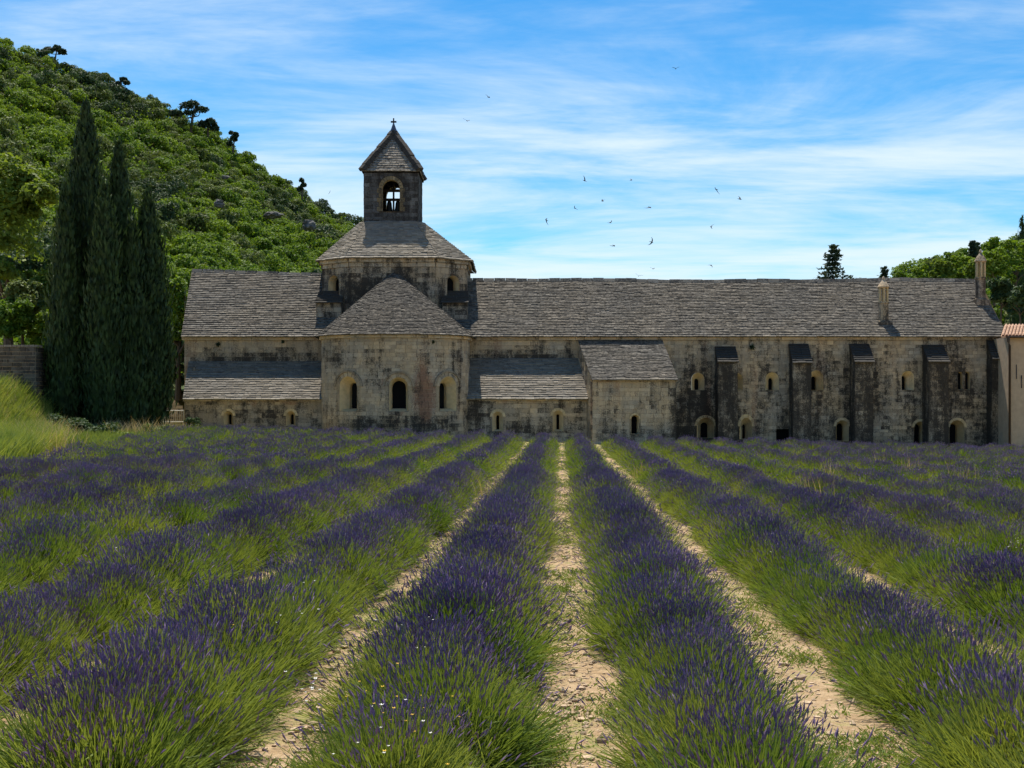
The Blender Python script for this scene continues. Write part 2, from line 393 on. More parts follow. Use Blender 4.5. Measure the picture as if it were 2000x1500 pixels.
def course_gaps(holes, za, zb):
    out = []
    for (uc, hb, w, zs, ht) in holes:
        if zb <= hb + 0.02 or za >= ht - 0.02: continue
        q = max(za, hb)
        ww = w if q <= zs else math.sqrt(max(0.0, 1 - ((q - zs) / max(ht - zs, 1e-3)) ** 2)) * w
        out.append((uc - ww, uc + ww))
    return sorted(out)
def blocks(wall, u0, u1, z0, z1, holes=(), h=0.30, wr=(0.38, 0.95), proud=0.03, jit=0.010, gap=0.009, top=None, tone=(0.84, 1.12)):
    """cut stones in courses, joints recessed; returns a list of pieces"""
    out = []; z = z0; k = 0
    brk = [b for b in wall.c[1:-1] if u0 < b < u1] if not wall.smooth else []
    while z < z1 - 0.06:
        hh = min(h * random.uniform(0.85, 1.15), z1 - z)
        if z1 - z - hh < 0.12: hh = z1 - z
        segs = []; cur = u0
        for (a, b) in course_gaps(holes, z, z + hh):
            if a > cur: segs.append((cur, a))
            cur = max(cur, b)
        if cur < u1: segs.append((cur, u1))
        s2 = []
        for (a, b) in segs:
            cuts = [a] + [q for q in brk if a < q < b] + [b]; s2 += list(zip(cuts, cuts[1:]))
        for (a, b) in s2:
            u = a
            while u < b - 0.03:
                w = random.uniform(*wr)
                if b - u - w < wr[0] * 0.6: w = b - u
                zt = z + hh
                if top is not None:
                    zt = min(zt, top(u + w / 2))
                    if zt - z < 0.08: u += w; continue
                ua, ub, za, zb = u + gap, u + w - gap, z + gap, zt - gap
                if ub - ua > 0.03 and zb - za > 0.03:
                    o = proud + random.uniform(-jit, jit)
                    f = [wall.to3(ua, za, o), wall.to3(ub, za, o), wall.to3(ub, zb, o), wall.to3(ua, zb, o)]
                    bk = [wall.to3(ua, za, -0.05), wall.to3(ub, za, -0.05), wall.to3(ub, zb, -0.05), wall.to3(ua, zb, -0.05)]
                    c = sum(f, Vector()) / 4
                    out.append(dict(V=f + bk, F=[(0, 1, 2, 3), (0, 4, 5, 1), (1, 5, 6, 2), (2, 6, 7, 3), (3, 7, 4, 0)], tone=random.uniform(*tone), dirt=dirt_at(c) + random.gauss(-.03, .11), c=c, a=(ub - ua) * (zb - za)))
                u += w
        z += hh; k += 1
    return out
def tiles(A, B, C, D, e=0.30, wr=(0.32, 0.75), th=0.07, dirt=0.0):
    e *= 0.66; wr = (wr[0] * .7, wr[1] * .8); th *= 1.1
    """overlapping roof slabs on the facet A-B (eave) C-D (top, C above B)"""
    A, B, C, D = map(Vector, (A, B, C, D)); out = []
    n = (B - A).cross(D - A)
    if n.length < 1e-6: n = (B - A).cross(C - A)
    n.normalize()
    if n.z < 0: n = -n
    S = ((C + D) / 2 - (A + B) / 2).length; nr = max(1, round(S / e)); e = S / nr
    for r in range(nr):
        t0 = max(-0.10 / S if r == 0 else r / nr - 0.03 / S, -0.2); t1 = min(1.0, (r + 1) / nr + 0.02 / S)
        l0, r0 = A.lerp(D, t0), B.lerp(C, t0); l1, r1 = A.lerp(D, t1), B.lerp(C, t1)
        W = (r0 - l0).length
        if W < 0.1: continue
        s = 0.0; first = True
        sag = random.uniform(-0.015, 0.015)
        while s < W - 0.02:
            w = random.uniform(*wr) * (0.6 if first else 1); first = False
            if W - s - w < wr[0] * 0.5: w = W - s
            a, b = (s + 0.006) / W, (s + w - 0.006) / W
            hl = th + random.uniform(0.0, 0.035); hu = 0.018 + random.uniform(0, 0.01); dj = random.uniform(-0.014, 0.014) / S + sag / S
            l0j, r0j = A.lerp(D, t0 + dj), B.lerp(C, t0 + dj)
            T = [l0j.lerp(r0j, a) + n * hl, l0j.lerp(r0j, b) + n * (hl + random.uniform(-.012, .012)), l1.lerp(r1, b) + n * hu, l1.lerp(r1, a) + n * hu]
            Bt = [T[0] - n * (hl + 0.0), T[1] - n * hl, T[2] - n * 0.04, T[3] - n * 0.04]
            tn = random.choice((0.82, 0.9, 0.96, 1.0, 1.04, 1.1, 1.22)) * random.uniform(0.93, 1.07)
            out.append(dict(V=T + Bt, F=[(0, 1, 2, 3), (0, 4, 5, 1), (1, 5, 6, 2), (3, 7, 4, 0)], tone=tn, dirt=dirt + random.uniform(-.14, .14), c=sum(T, Vector()) / 4, a=w * e))
            s += w
    return out
def under(A, B, C, D, mat, name, parent, drop=0.01):
    return wobj(name, [Vector(v) - Vector((0, 0, drop)) for v in (A, B, C, D)], [(0, 1, 2, 3)], mat, parent, {'tone': [0.6] * 4, 'dirt': [0.6] * 4})
def emit(pieces, name, rest, mat, parent, keep):
    """the KEEP largest pieces become parts of their own, the others one part of kind stuff"""
    off = root_loc(parent)
    cp = Vector((0, 0, CH))
    pieces = sorted(pieces, key=lambda p: -p['a'] / (p['c'] - cp).length_squared)
    for p in pieces[:keep]:
        obj(name, mesh(name, [v - off for v in p['V']], p['F'], mat, {'tone': [p['tone']] * len(p['V']), 'dirt': [p['dirt']] * len(p['V']), 'rust': [rust_at(p['c'])] * len(p['V'])}), parent)
    if len(pieces) > keep:
        V, Fc, tn, dr, ru = [], [], [], [], []
        for p in pieces[keep:]:
            k = len(V); V += [v - off for v in p['V']]; Fc += [tuple(i + k for i in f) for f in p['F']]
            tn += [p['tone']] * len(p['V']); dr += [p['dirt']] * len(p['V']); ru += [rust_at(p['c'])] * len(p['V'])
        tag(obj(rest, mesh(rest, V, Fc, mat, {'tone': tn, 'dirt': dr, 'rust': ru}), parent), kind='stuff')
def window(wall, parent, uc, zb, w, zs, w2, zb2=None, zs2=None, du=0.0, depth=0.55, ring=0.0, hood=False, point=0.0, tone=1.0, n=10):
    """a splayed opening: reveal, dark pane behind, cut stones round the arch. Returns the hole as (uc, bottom, half width, spring, top)"""
    zb2 = zb + 0.12 if zb2 is None else zb2; zs2 = zs if zs2 is None else zs2
    lo = arch_loop(uc, zb, w, zs, n, point); li = arch_loop(uc + du, zb2, w2, zs2, n, point)
    m = len(lo)
    V = [wall.to3(u, z, 0.031) for u, z in lo] + [wall.fl(uc, u, z, -depth) for u, z in li] + [wall.fl(uc, u, z, -depth - 0.3) for u, z in li]
    Fc = []
    for r in range(2):
        for i in range(m): Fc.append((r * m + i, r * m + (i + 1) % m, (r + 1) * m + (i + 1) % m, (r + 1) * m + i))
    o = wobj('window', V, Fc, M['pale'], parent, {'tone': [tone] * len(V), 'dirt': [0.0] * len(V)})
    wobj('pane', [wall.fl(uc, u, z, -depth - 0.27) for u, z in li], [tuple(range(m))], M['pane'], o)
    if ring:
        off = root_loc(o); R1, R2 = w + 0.004, w + ring; st = max(5, int(math.pi * w / 0.22))
        def vous(q, proud, tn):
            f = [wall.to3(a, b, proud) for a, b in q]; bk = [wall.to3(a, b, -0.03) for a, b in q]
            obj('arch_stone', mesh('arch_stone', [v - off for v in f + bk], [(0, 1, 2, 3), (0, 4, 5, 1), (1, 5, 6, 2), (2, 6, 7, 3), (3, 7, 4, 0)], M['pale'] if not hood else M['stone'], {'tone': [tn] * 8, 'dirt': [dirt_at(f[0]) * 0.5] * 8}), o)
        for k in range(st):
            a0, a1 = math.pi * (1 - k / st) - 0.02, math.pi * (1 - (k + 1) / st) + 0.02; s = 1 + point
            vous([(uc + R1 * math.cos(a0), zs + R1 * s * math.sin(a0)), (uc + R1 * math.cos(a1), zs + R1 * s * math.sin(a1)), (uc + R2 * math.cos(a1), zs + R2 * s * math.sin(a1)), (uc + R2 * math.cos(a0), zs + R2 * s * math.sin(a0))], 0.055, random.uniform(0.8, 1.1))
        if hood:                                      # thin projecting mould over the arch
            for k in range(st):
                a0, a1 = math.pi * (1 - k / st), math.pi * (1 - (k + 1) / st); R3, R4 = R2 + 0.01, R2 + 0.13
                vous([(uc + R3 * math.cos(a0), zs + R3 * math.sin(a0)), (uc + R3 * math.cos(a1), zs + R3 * math.sin(a1)), (uc + R4 * math.cos(a1), zs + R4 * math.sin(a1)), (uc + R4 * math.cos(a0), zs + R4 * math.sin(a0))], 0.13, random.uniform(0.55, 0.8))
    top = zs + w * (1 + point)
    return (uc, zb, w + ring * 0.9, zs, top + ring * 0.9), lo

# ------------------------------------------------------------------ abbey church
YW = 80.0
church = tag(empty('abbey_church', (-7.35, 80, 0.2)), 'stone abbey church with rounded apse and square bell tower', 'church')
st_, rt_ = [], []                                    # masonry and roof slabs of the church
EZ = Z_(658, YW)                                     # eave height
# transept, left and right of the apse
XL, XR = X_(360, YW), X_(1140, YW)
tw = Wall([(XL, YW), (XR, YW)])
sheet(tw, [(0, -1.6), (tw.L, -1.6), (tw.L, EZ + 0.1), (0, EZ + 0.1)], [], 'transept_wall', M['mortar'], church)
ua, ub = X_(622, YW) - XL, X_(905, YW) - XL
CZL, CZR = Z_(708, YW), Z_(702, YW)
st_ += blocks(tw, 0, ua, CZL - 0.25, EZ - 0.22) + blocks(tw, ub, tw.L, CZR - 0.25, EZ - 0.22)
st_ += blocks(tw, -0.12, ua, EZ - 0.22, EZ, h=0.22, wr=(0.7, 1.4), proud=0.20, tone=(1.05, 1.3)) + blocks(tw, ub, tw.L, EZ - 0.22, EZ, h=0.22, wr=(0.7, 1.4), proud=0.20, tone=(0.9, 1.2))
gw = Wall([(X_(368, 90) - 0.2, 90), (XL, YW)])       # end gable, seen edge on
RYL = 85.0
ridge_l0 = P(375, 529, RYL); ridge_l1 = P(640, 538, RYL)
sheet(gw, [(0, -1.6), (gw.L, -1.6), (gw.L, EZ), (gw.L * .5, ridge_l0.z - 0.1), (0, EZ)], [], 'gable_wall', M['mortar'], church)
# transept roof, left of the tower
A, B = Vector((X_(354, 79.6), 79.6, EZ + 0.02)), Vector((X_(690, 79.6), 79.6, EZ + 0.02))
D, C = ridge_l0, Vector((X_(690, RYL), RYL, ridge_l1.z))
roof_c = under(A, B, C, D, M['mortar'], 'roof', church)
rt_ += tiles(A, B, C, D, 0.30)
back = [Vector((v.x, 2 * RYL - v.y, v.z)) for v in (A, B)]
under(back[0], back[1], C, D, M['mortar'], 'roof_back', church)
def ridge_caps(p, q, parent, name='ridge_stone'):
    n = int((q - p).length / 0.75)
    for i in range(n):
        a, b = p.lerp(q, i / n + 0.004), p.lerp(q, (i + 1) / n - 0.004); j = random.uniform(-.02, .03)
        d = Vector((0, 0.24, 0)); V = [a - d + Vector((0, 0, -.13)), b - d + Vector((0, 0, -.13)), b - d * .4 + Vector((0, 0, .13 + j)), a - d * .4 + Vector((0, 0, .13 + j)), a + d + Vector((0, 0, -.13)), b + d + Vector((0, 0, -.13)), b + d * .4 + Vector((0, 0, .13 + j)), a + d * .4 + Vector((0, 0, .13 + j))]
        wobj(name, V, [(0, 1, 2, 3), (3, 2, 6, 7), (7, 6, 5, 4), (0, 3, 7, 4), (1, 5, 6, 2)], M['tile'], parent, {'tone': [random.uniform(.9, 1.5)] * 8, 'dirt': [random.uniform(-.3, .4)] * 8})
ridge_caps(D, Vector((X_(630, RYL), RYL, ridge_l1.z + .02)), church)
# chapels with lean-to roofs
def lean_to(px0, px1, pxt0, pxt1, ytop, peave, Yf, wins, rough):
    ze = Z_(peave, Yf); x0, x1 = X_(px0, Yf), X_(px1, Yf)
    w = Wall([(x0, YW), (x0, Yf), (x1, Yf), (x1, YW)]); dd = YW - Yf
    holes, loops = [], []
    for (px, pb, half, psp, s2) in wins:
        uc = dd + (X_(px, Yf) - x0)
        hz, lo = window(w, church, uc, Z_(pb, Yf), half, Z_(psp, Yf), s2, zb2=Z_(pb, Yf) + .1, depth=.45, ring=.16, tone=.95)
        holes.append(hz); loops.append(lo)
    slope = (Z_(ytop, YW) - ze) / dd
    sheet(w, [(0, -1.8), (w.L, -1.8), (w.L, ze + dd * slope - .05), (w.L - dd, ze - .05), (dd, ze - .05), (0, ze + dd * slope - .05)], loops, 'chapel_wall', M['mortar'], church)
    tp = lambda u: ze - .03 + max(0, dd - u) * slope + max(0, u - (w.L - dd)) * slope
    pcs = blocks(w, dd, w.L - dd, -0.8, ze - .2, holes, h=.27, tone=rough) + blocks(w, 0, dd, -.8, ze + dd * slope, h=.27, top=tp, tone=rough) + blocks(w, w.L - dd, w.L, -.8, ze + dd * slope, h=.27, top=tp, tone=rough)
    pcs += blocks(w, dd - .1, w.L - dd + .1, ze - .2, ze - .04, h=.16, wr=(.6, 1.2), proud=.15, tone=(.95, 1.25))
    st_.extend(pcs)
    A, B = Vector((x0 - .08, Yf - .28, ze - .05)), Vector((x1 + .06, Yf - .28, ze - .05)); C, D = Vector((X_(pxt1, YW), YW + .02, Z_(ytop, YW))), Vector((X_(pxt0, YW), YW + .02, Z_(ytop, YW)))
    under(A, B, C, D, M['mortar'], 'chapel_roof', church); rt_.extend(dict(p, tone=p['tone'] * 1.25) for p in tiles(A, B, C, D, .28, dirt=-.25))
lean_to(362, 632, 368, 628, 706, 778, 77.0, [(446, 832, .30, 812, .10), (568, 832, .30, 812, .10)], (.7, 1.1))
lean_to(912, 1146, 912, 1138, 700, 777, 77.0, [(972, 842, .34, 814, .09), (1090, 842, .34, 812, .09)], (.8, 1.2))
# apse
AX, AY, AW, AD = -7.35, 77.2, 4.58, 3.1
pts = [(AX - AW, 80.6), (AX - AW, 78.5)] + [(AX - AW * math.cos(math.pi * k / 28), AY - AD * math.sin(math.pi * k / 28)) for k in range(29)] + [(AX + AW, 78.5), (AX + AW, 80.6)]
ap = Wall(pts, smooth=True); AZ = Z_(655, 75.6)
holes, loops = [], []
for (px, du, half, s2) in ((680, .0, .62, .30), (778, .0, .56, .42), (875, .0, .62, .30)):
    best = min((abs(1000 + ap.at(ap.L * i / 600)[0].x * F / ap.at(ap.L * i / 600)[0].y - px), ap.L * i / 600) for i in range(120, 481))[1]
    Yh = ap.at(best)[0].y
    hz, lo = window(ap, church, best, Z_(803, Yh), half, Z_(755, Yh), s2, zb2=Z_(798, Yh), zs2=Z_(757, Yh), depth=.62, ring=.26, hood=True)
    holes.append(hz); loops.append(lo)
sheet(ap, [(0, -1.6), (ap.L, -1.6), (ap.L, AZ + .05), (0, AZ + .05)], loops, 'apse_wall', M['mortar'], church)
st_ += blocks(ap, 0, ap.L, -.8, AZ - .22, holes, h=.23, wr=(.28, .7))
st_ += blocks(ap, 0, ap.L, AZ - .22, AZ - .02, h=.2, wr=(.5, 1.0), proud=.2, tone=(1.05, 1.3))
apex = P(770, 530, 81.25)
ev = [ap.to3(ap.L * i / 22, AZ, .36) for i in range(23)]
V = ev + [apex - Vector((0, 0, .05))]
wobj('apse_roof', V, [(i, i + 1, 23) for i in range(22)], M['mortar'], church, {'tone': [.6] * 24, 'dirt': [.6] * 24})
for i in range(22): rt_ += tiles(ev[i], ev[i + 1], apex + Vector((.02, 0, 0)), apex - Vector((.02, 0, 0)), .29, (.3, .7), .055, 0.25)
# drum over the crossing
DX, DY0 = -7.93, 81.35
oct_ = lambda f, c, d: [(DX - d, DY0 + 9.6), (DX - d, DY0 + c), (DX - f, DY0), (DX + f, DY0), (DX + d, DY0 + c), (DX + d, DY0 + 9.6)]
dw = Wall(oct_(2.85, 1.55, 4.86)); DZ = Z_(505, DY0)
holes, loops = [], []
for u in (dw.c[1] + 1.1, dw.c[4] - 1.1):
    hz, lo = window(dw, church, u, Z_(606, 82), .50, Z_(552, 82), .42, zb2=Z_(606, 82) + .05, depth=.32, ring=.0)
    holes.append(hz); loops.append(lo)
sheet(dw, [(0, 5.5), (dw.L, 5.5), (dw.L, DZ + .05), (0, DZ + .05)], loops, 'drum_wall', M['mortar'], church)
st_ += blocks(dw, 4, dw.L - 4, 6.3, DZ - .55, holes, h=.28)
st_ += blocks(dw, 4, dw.L - 4, DZ - .55, DZ - .25, h=.3, wr=(.5, .9), proud=.10, tone=(1.0, 1.25)) + blocks(dw, 4, dw.L - 4, DZ - .25, DZ, h=.25, wr=(.5, .9), proud=.24, tone=(1.05, 1.3))
# plinth blocks at the drum's feet
for sx in (-1, 1):
    x0, x1 = sorted((DX + sx * 3.35, DX + sx * 4.98)); zt = Z_(592, 81.6)
    pw = Wall([(x0, 83.5), (x0, 81.1), (x1, 81.1), (x1, 83.5)])
    MB().box((x0, 81.1, 6.5), (x1, 83.4, zt)).build('drum_plinth', M['mortar'], church)
    st_ += blocks(pw, 0, pw.L, 6.5, zt - .02, h=.3)
    rt_ += tiles((x0 - .1, 80.95, zt), (x1 + .1, 80.95, zt), (x1, 82.6, zt + .9), (x0, 82.6, zt + .9), .28, dirt=.8)
# drum roof
TX, TY, TW_ = -8.29, 84.2, 1.85
eo = oct_(3.05, 1.65, 5.20); eo = [(a, b - .42 if i in (2, 3) else b - .25) for i, (a, b) in enumerate(eo)]
TZ = Z_(433, TY)
to_ = [(TX - TW_ - .25, TY + 4.2), (TX - TW_ - .25, TY + .35), (TX - TW_ + .25, TY - .12), (TX + TW_ - .25, TY - .12), (TX + TW_ + .25, TY + .35), (TX + TW_ + .25, TY + 4.2)]
for i in range(5):
    a, b = eo[i], eo[i + 1]; c, d = to_[i + 1], to_[i]; ez = DZ + .03
    A, B, C, D = Vector((*a, ez)), Vector((*b, ez)), Vector((*c, TZ)), Vector((*d, TZ))
    under(A, B, C, D, M['mortar'], 'drum_roof', church); rt_ += [dict(p, tone=p['tone'] * 1.45) for p in tiles(A, B, C, D, .27, (.3, .6), .075, -.5)]
A, B = Vector((*eo[5], DZ)), Vector((*eo[0], DZ)); under(A, B, Vector((*to_[0], TZ)), Vector((*to_[5], TZ)), M['mortar'], 'drum_roof', church)
# bell tower, open through front and back
BZ = Z_(334, TY); hw = TW_
front = Wall([(TX - hw, TY + 2 * hw), (TX - hw, TY), (TX + hw, TY), (TX + hw, TY + 2 * hw)])
uc = 3 * hw
oz0, ozs, ow = Z_(413, TY), Z_(368, TY), 17 * TY / F
lo = arch_loop(uc, oz0, ow, ozs, 12)
sheet(front, [(0, TZ - 1.5), (front.L, TZ - 1.5), (front.L, BZ), (0, BZ)], [lo], 'tower_wall', M['mortar'], church)
bkw = Wall([(TX + hw, TY + 2 * hw), (TX - hw, TY + 2 * hw)])
lob = arch_loop(hw, oz0 - .1, ow + .08, ozs, 12)
sheet(bkw, [(0, TZ - 1.5), (bkw.L, TZ - 1.5), (bkw.L, BZ), (0, BZ)], [lob], 'tower_wall', M['mortar'], church)
for (w_, l_, c_) in ((front, lo, uc), (bkw, lob, hw)):     # thickness of the openings
    m_ = len(l_); V = [w_.to3(u, z, .03) for u, z in l_] + [w_.to3(u, z, -.5) for u, z in l_]
    wobj('belfry_opening', V, [(i, (i + 1) % m_, m_ + (i + 1) % m_, m_ + i) for i in range(m_)], M['pale'], church, {'tone': [.6] * len(V), 'dirt': [.3] * len(V)})
hole = (uc, oz0, ow + .22, ozs, ozs + ow + .22)
tst = blocks(front, 0, front.L, TZ - .6, BZ - .1, [hole], h=.24, wr=(.28, .65), tone=(.35, .75))
for p in tst: p['dirt'] = .36 + random.uniform(-.2, .2)  # tower faces in shade: that darkness is put into the stone colour
emit(tst, 'tower_stone', 'tower_stones', M['rock'], church, 300)
for k in range(11):                                        # arch of ochre stones
    a0, a1 = math.pi * (1 - k / 11) - .02, math.pi * (1 - (k + 1) / 11) + .02
    q = [(uc + r * math.cos(a), ozs + r * math.sin(a)) for r, a in ((ow, a0), (ow, a1), (ow + .24, a1), (ow + .24, a0))]
    f = [front.to3(a, b, .05) for a, b in q]; bk = [front.to3(a, b, -.05) for a, b in q]
    wobj('arch_stone', f + bk, [(0, 1, 2, 3), (0, 4, 5, 1), (1, 5, 6, 2), (2, 6, 7, 3), (3, 7, 4, 0)], M['pale'], church, {'tone': [random.uniform(.32, .5)] * 8, 'dirt': [.2] * 8})
for (sx, k) in ((-1, 0), (1, 0)):                          # jamb stones
    for i in range(5):
        z0 = oz0 + i * (ozs - oz0) / 5; w = .24 if i % 2 else .36
        x0, x1 = sorted((uc + sx * (ow + .004), uc + sx * (ow + w)))
        q = [(x0, z0 + .01), (x1, z0 + .01), (x1, z0 + (ozs - oz0) / 5 - .01), (x0, z0 + (ozs - oz0) / 5 - .01)]
        f = [front.to3(a, b, .045) for a, b in q]; bk = [front.to3(a, b, -.05) for a, b in q]
        wobj('jamb_stone', f + bk, [(0, 1, 2, 3), (0, 4, 5, 1), (1, 5, 6, 2), (2, 6, 7, 3), (3, 7, 4, 0)], M['pale'], church, {'tone': [random.uniform(.25, .4)] * 8, 'dirt': [.5] * 8})
# cornice and stone pyramid with raised hips
cw = .12
MB().box((TX - hw - cw, TY - cw, BZ - .12), (TX + hw + cw, TY + 2 * hw + cw, BZ + .06)).build('tower_cornice', M['mortar'], church)
ce = hw + .07; cy_ = TY + hw; ax_ = Vector((TX, cy_, Z_(257, cy_)))
cor = [Vector((TX - ce, cy_ - ce, BZ + .05)), Vector((TX + ce, cy_ - ce, BZ + .05)), Vector((TX + ce, cy_ + ce, BZ + .05)), Vector((TX - ce, cy_ + ce, BZ + .05))]
wobj('spire', cor + [ax_], [(0, 1, 4), (1, 2, 4), (2, 3, 4), (3, 0, 4)], M['mortar'], church, {'tone': [.6] * 5, 'dirt': [.5] * 5})
for i in range(4):
    rt_ += [dict(p, tone=p['tone'] * 1.35) for p in tiles(cor[i], cor[(i + 1) % 4], ax_ + (cor[(i + 1) % 4] - ax_) * .02, ax_ + (cor[i] - ax_) * .02, .34, (.3, .65), .05, .0)]
for i in range(4):                                         # weathered hip copings, in lengths
    p0 = cor[i] + (cor[i] - Vector((TX, cy_, BZ))).normalized() * .12; nseg = 9
    side = (cor[(i + 1) % 4] - cor[i - 1]).normalized(); outw = (cor[i] - Vector((TX, cy_, cor[i].z))).normalized()
    for k in range(nseg):
        a, b = p0.lerp(ax_, k / nseg + .004), p0.lerp(ax_, (k + 1) / nseg - .004); h_ = .16 + random.uniform(-.03, .03)
        w0 = .30
        up = (outw + Vector((0, 0, .65))).normalized()
        V = [a - side * w0 - up * .12, a + side * w0 - up * .12, a + side * w0 * .7 + up * h_, a - side * w0 * .7 + up * h_]
        V += [b - side * w0 - up * .12, b + side * w0 - up * .12, b + side * w0 * .7 + up * h_, b - side * w0 * .7 + up * h_]
        wobj('hip_stone', V, [(0, 1, 2, 3), (0, 4, 5, 1), (1, 5, 6, 2), (2, 6, 7, 3), (3, 7, 4, 0), (4, 7, 6, 5)], M['tile'], church, {'tone': [random.uniform(.25, .4)] * 8, 'dirt': [.9] * 8})
MB().lathe((TX, cy_, ax_.z - .25), [(.30, 0), (.26, .25), (.16, .5), (.07, .75), (.05, .8)], 10).build('finial', M['lead'], church)
cz = ax_.z + .5; ck = cy_ / F
cr = MB().box((TX - .045, cy_ - .04, cz), (TX + .045, cy_ + .04, Z_(231, cy_)))
cr.build('cross', M['iron'], church)
MB().box((TX - 5.5 * ck, cy_ - .05, Z_(239.5, cy_)), (TX + 5.5 * ck, cy_ + .05, Z_(236.5, cy_))).build('cross_arm', M['iron'], church)
# bell frame inside the opening
by = TY + hw
fr = MB()
fr.box((TX - hw + .1, by - .1, Z_(375, by)), (TX + hw - .1, by + .1, Z_(370, by)))
fr.box((TX - .06, by - .08, oz0 - .3), (TX + .06, by + .08, Z_(356, by)))
fr.box((TX - hw + .1, by - .12, Z_(391, by)), (TX + hw - .1, by + .12, Z_(388, by)))
for sx in (-1, 1):
    fr.tube([(TX, by, Z_(371, by)), (TX + sx * .8, by, Z_(352, by))], .05, 6)
fr.build('bell_frame', M['wood'], church)
for sx, lab in ((-1, 'bell nearer the hill'), (1, 'bell nearer the long roof')):
    b_ = empty('bell', (TX + sx * .30, by, Z_(414, by)))
    tag(b_, 'dark bronze bell hanging in the tower opening, ' + lab, 'bell', 'bells in the tower')
    s = 24 * ck
    obj('bell_body', (lambda q: mesh('bell_body', q.V, q.F, M['bronze'], None, True))(MB().lathe((0, 0, 0), [(.255, 0), (.265, .03), (.22, .18), (.18, .45), (.165, .62), (.12, .74), (.03, .79)], 16)), b_)
    obj('clapper', (lambda q: mesh('clapper', q.V, q.F, M['iron']))(MB().tube([(0, 0, .5), (0, 0, -.02)], .02, 6).lathe((0, 0, -.08), [(.02, 0), (.045, .03), (.02, .07)], 8)), b_)
    obj('headstock', (lambda q: mesh('headstock', q.V, q.F, M['wood']))(MB().box((-.24, -.1, .77), (.24, .1, .92))), b_)
emit(st_, 'wall_stone', 'wall_stones', M['stone'], church, 300)
emit(rt_, 'roof_slab', 'roof_slabs', M['tile'], church, 300)

# ------------------------------------------------------------------ dormitory wing
dorm = tag(empty('dormitory_wing', (20, 80, 0)), 'long low stone monastery wing with buttresses and two chimneys', 'building')
ds, dr = [], []
DXL, DXR = X_(1141, YW), X_(1968, YW)
w = Wall([(DXL, YW), (DXR, YW)])
DW = [  # px, sill, half width, spring, slit half width, slit offset, pointed, slit sill
    (1363, 762, .43, 741, .14, 0, 0), (1438, 761, .42, 741, .14, -.1, 0), (1508, 762, .43, 740, .14, .02, 0), (1594, 762, .46, 737, .16, -.02, 0), (1773, 762, .40, 736, .14, -.1, 0),
    (1378, 856, .55, 832, .24, 0, 0), (1457, 858, .40, 833, .10, -.03, .45), (1645, 862, .42, 833, .20, 0, 0), (1797, 868, .40, 835, .22, -.03, 0), (1869, 868, .48, 835, .25, -.05, 0)]
holes, loops = [], []
for (px, pb, half, psp, s2, du, pt) in DW:
    up = pb < 800
    hz, lo = window(w, dorm, X_(px, YW) - DXL, Z_(pb, YW), half, Z_(psp, YW), s2, zb2=Z_(pb, YW) + .02, zs2=Z_(psp, YW) - (.08 if up else .02), du=du, depth=.6, ring=.0 if up else .17, point=pt, tone=1.15 if up else .85)
    holes.append(hz); loops.append(lo)
for px in (1875, 1889.5):
    hz, lo = window(w, dorm, X_(px, YW) - DXL, Z_(761, YW), .15, Z_(733, YW), .135, zb2=Z_(761, YW) + .02, depth=.05, ring=.0, point=.5)
    holes.append(hz); loops.append(lo)
hu0, hu1 = X_(1516, YW) - DXL, X_(1545, YW) - DXL; hz0, hz1 = Z_(866, YW), Z_(838, YW)
loops.append([(hu0, hz0), (hu0, hz1), (hu1, hz1), (hu1, hz0)]); holes.append(((hu0 + hu1) / 2, hz0, (hu1 - hu0) / 2, hz1, hz1 + .01))
V = [w.to3(a, b, o) for o in (.02, -.7) for a, b in loops[-1]]
ho = wobj('drain_opening', V, [(0, 1, 5, 4), (1, 2, 6, 5), (2, 3, 7, 6), (3, 0, 4, 7)], M['mortar'], dorm, {'tone': [.6] * 8, 'dirt': [.7] * 8})
wobj('pane', V[4:], [(0, 1, 2, 3)], M['pane'], ho)
sheet(w, [(0, -2.6), (w.L, -2.6), (w.L, EZ + .1), (0, EZ + .1)], loops, 'wing_wall', M['mortar'], dorm)
ds += blocks(w, X_(1285, YW) - DXL, w.L, -1.6, EZ - .22, holes, h=.22, wr=(.22, .65), tone=(.76, 1.12))
ds += blocks(w, 0, w.L, EZ - .2, EZ, h=.2, wr=(.8, 1.6), proud=.2, tone=(1.05, 1.3))
eg = Wall([(DXR, YW), (DXR + .2, 90)]); sheet(eg, [(0, -2.6), (eg.L, -2.6), (eg.L, EZ), (5, Z_(549, 85)), (0, EZ)], [], 'gable_wall', M['mortar'], dorm)
A, B = Vector((X_(880, 79.6), 79.6, EZ + .02)), Vector((X_(1970, 79.6), 79.6, EZ + .02))
C, D = P(1906, 549, 85), P(880, 549, 85)
nfac = 12                                                 # an old roof: its ridge and planes sag a little
def rp(u, t):
    e_, r_ = A.lerp(B, u), D.lerp(C, u); s = 0.05 * math.sin(u * 9) * t + 0.04 * math.sin(u * 23 + 1) * t
    v = e_.lerp(r_, t); v.z += s; return v
for i in range(nfac):
    q = [rp(i / nfac, 0), rp((i + 1) / nfac, 0), rp((i + 1) / nfac, 1), rp(i / nfac, 1)]
    under(*q, M['mortar'], 'roof', dorm); dr += tiles(*q, .285, (.34, .85), .06, .1)
    ridge_caps(q[3] + Vector((0, 0, .02)), q[2] + Vector((0, 0, .02)), dorm)
under(Vector((A.x, 90.4, A.z)), Vector((B.x, 90.4, B.z)), C, D, M['mortar'], 'roof_back', dorm)
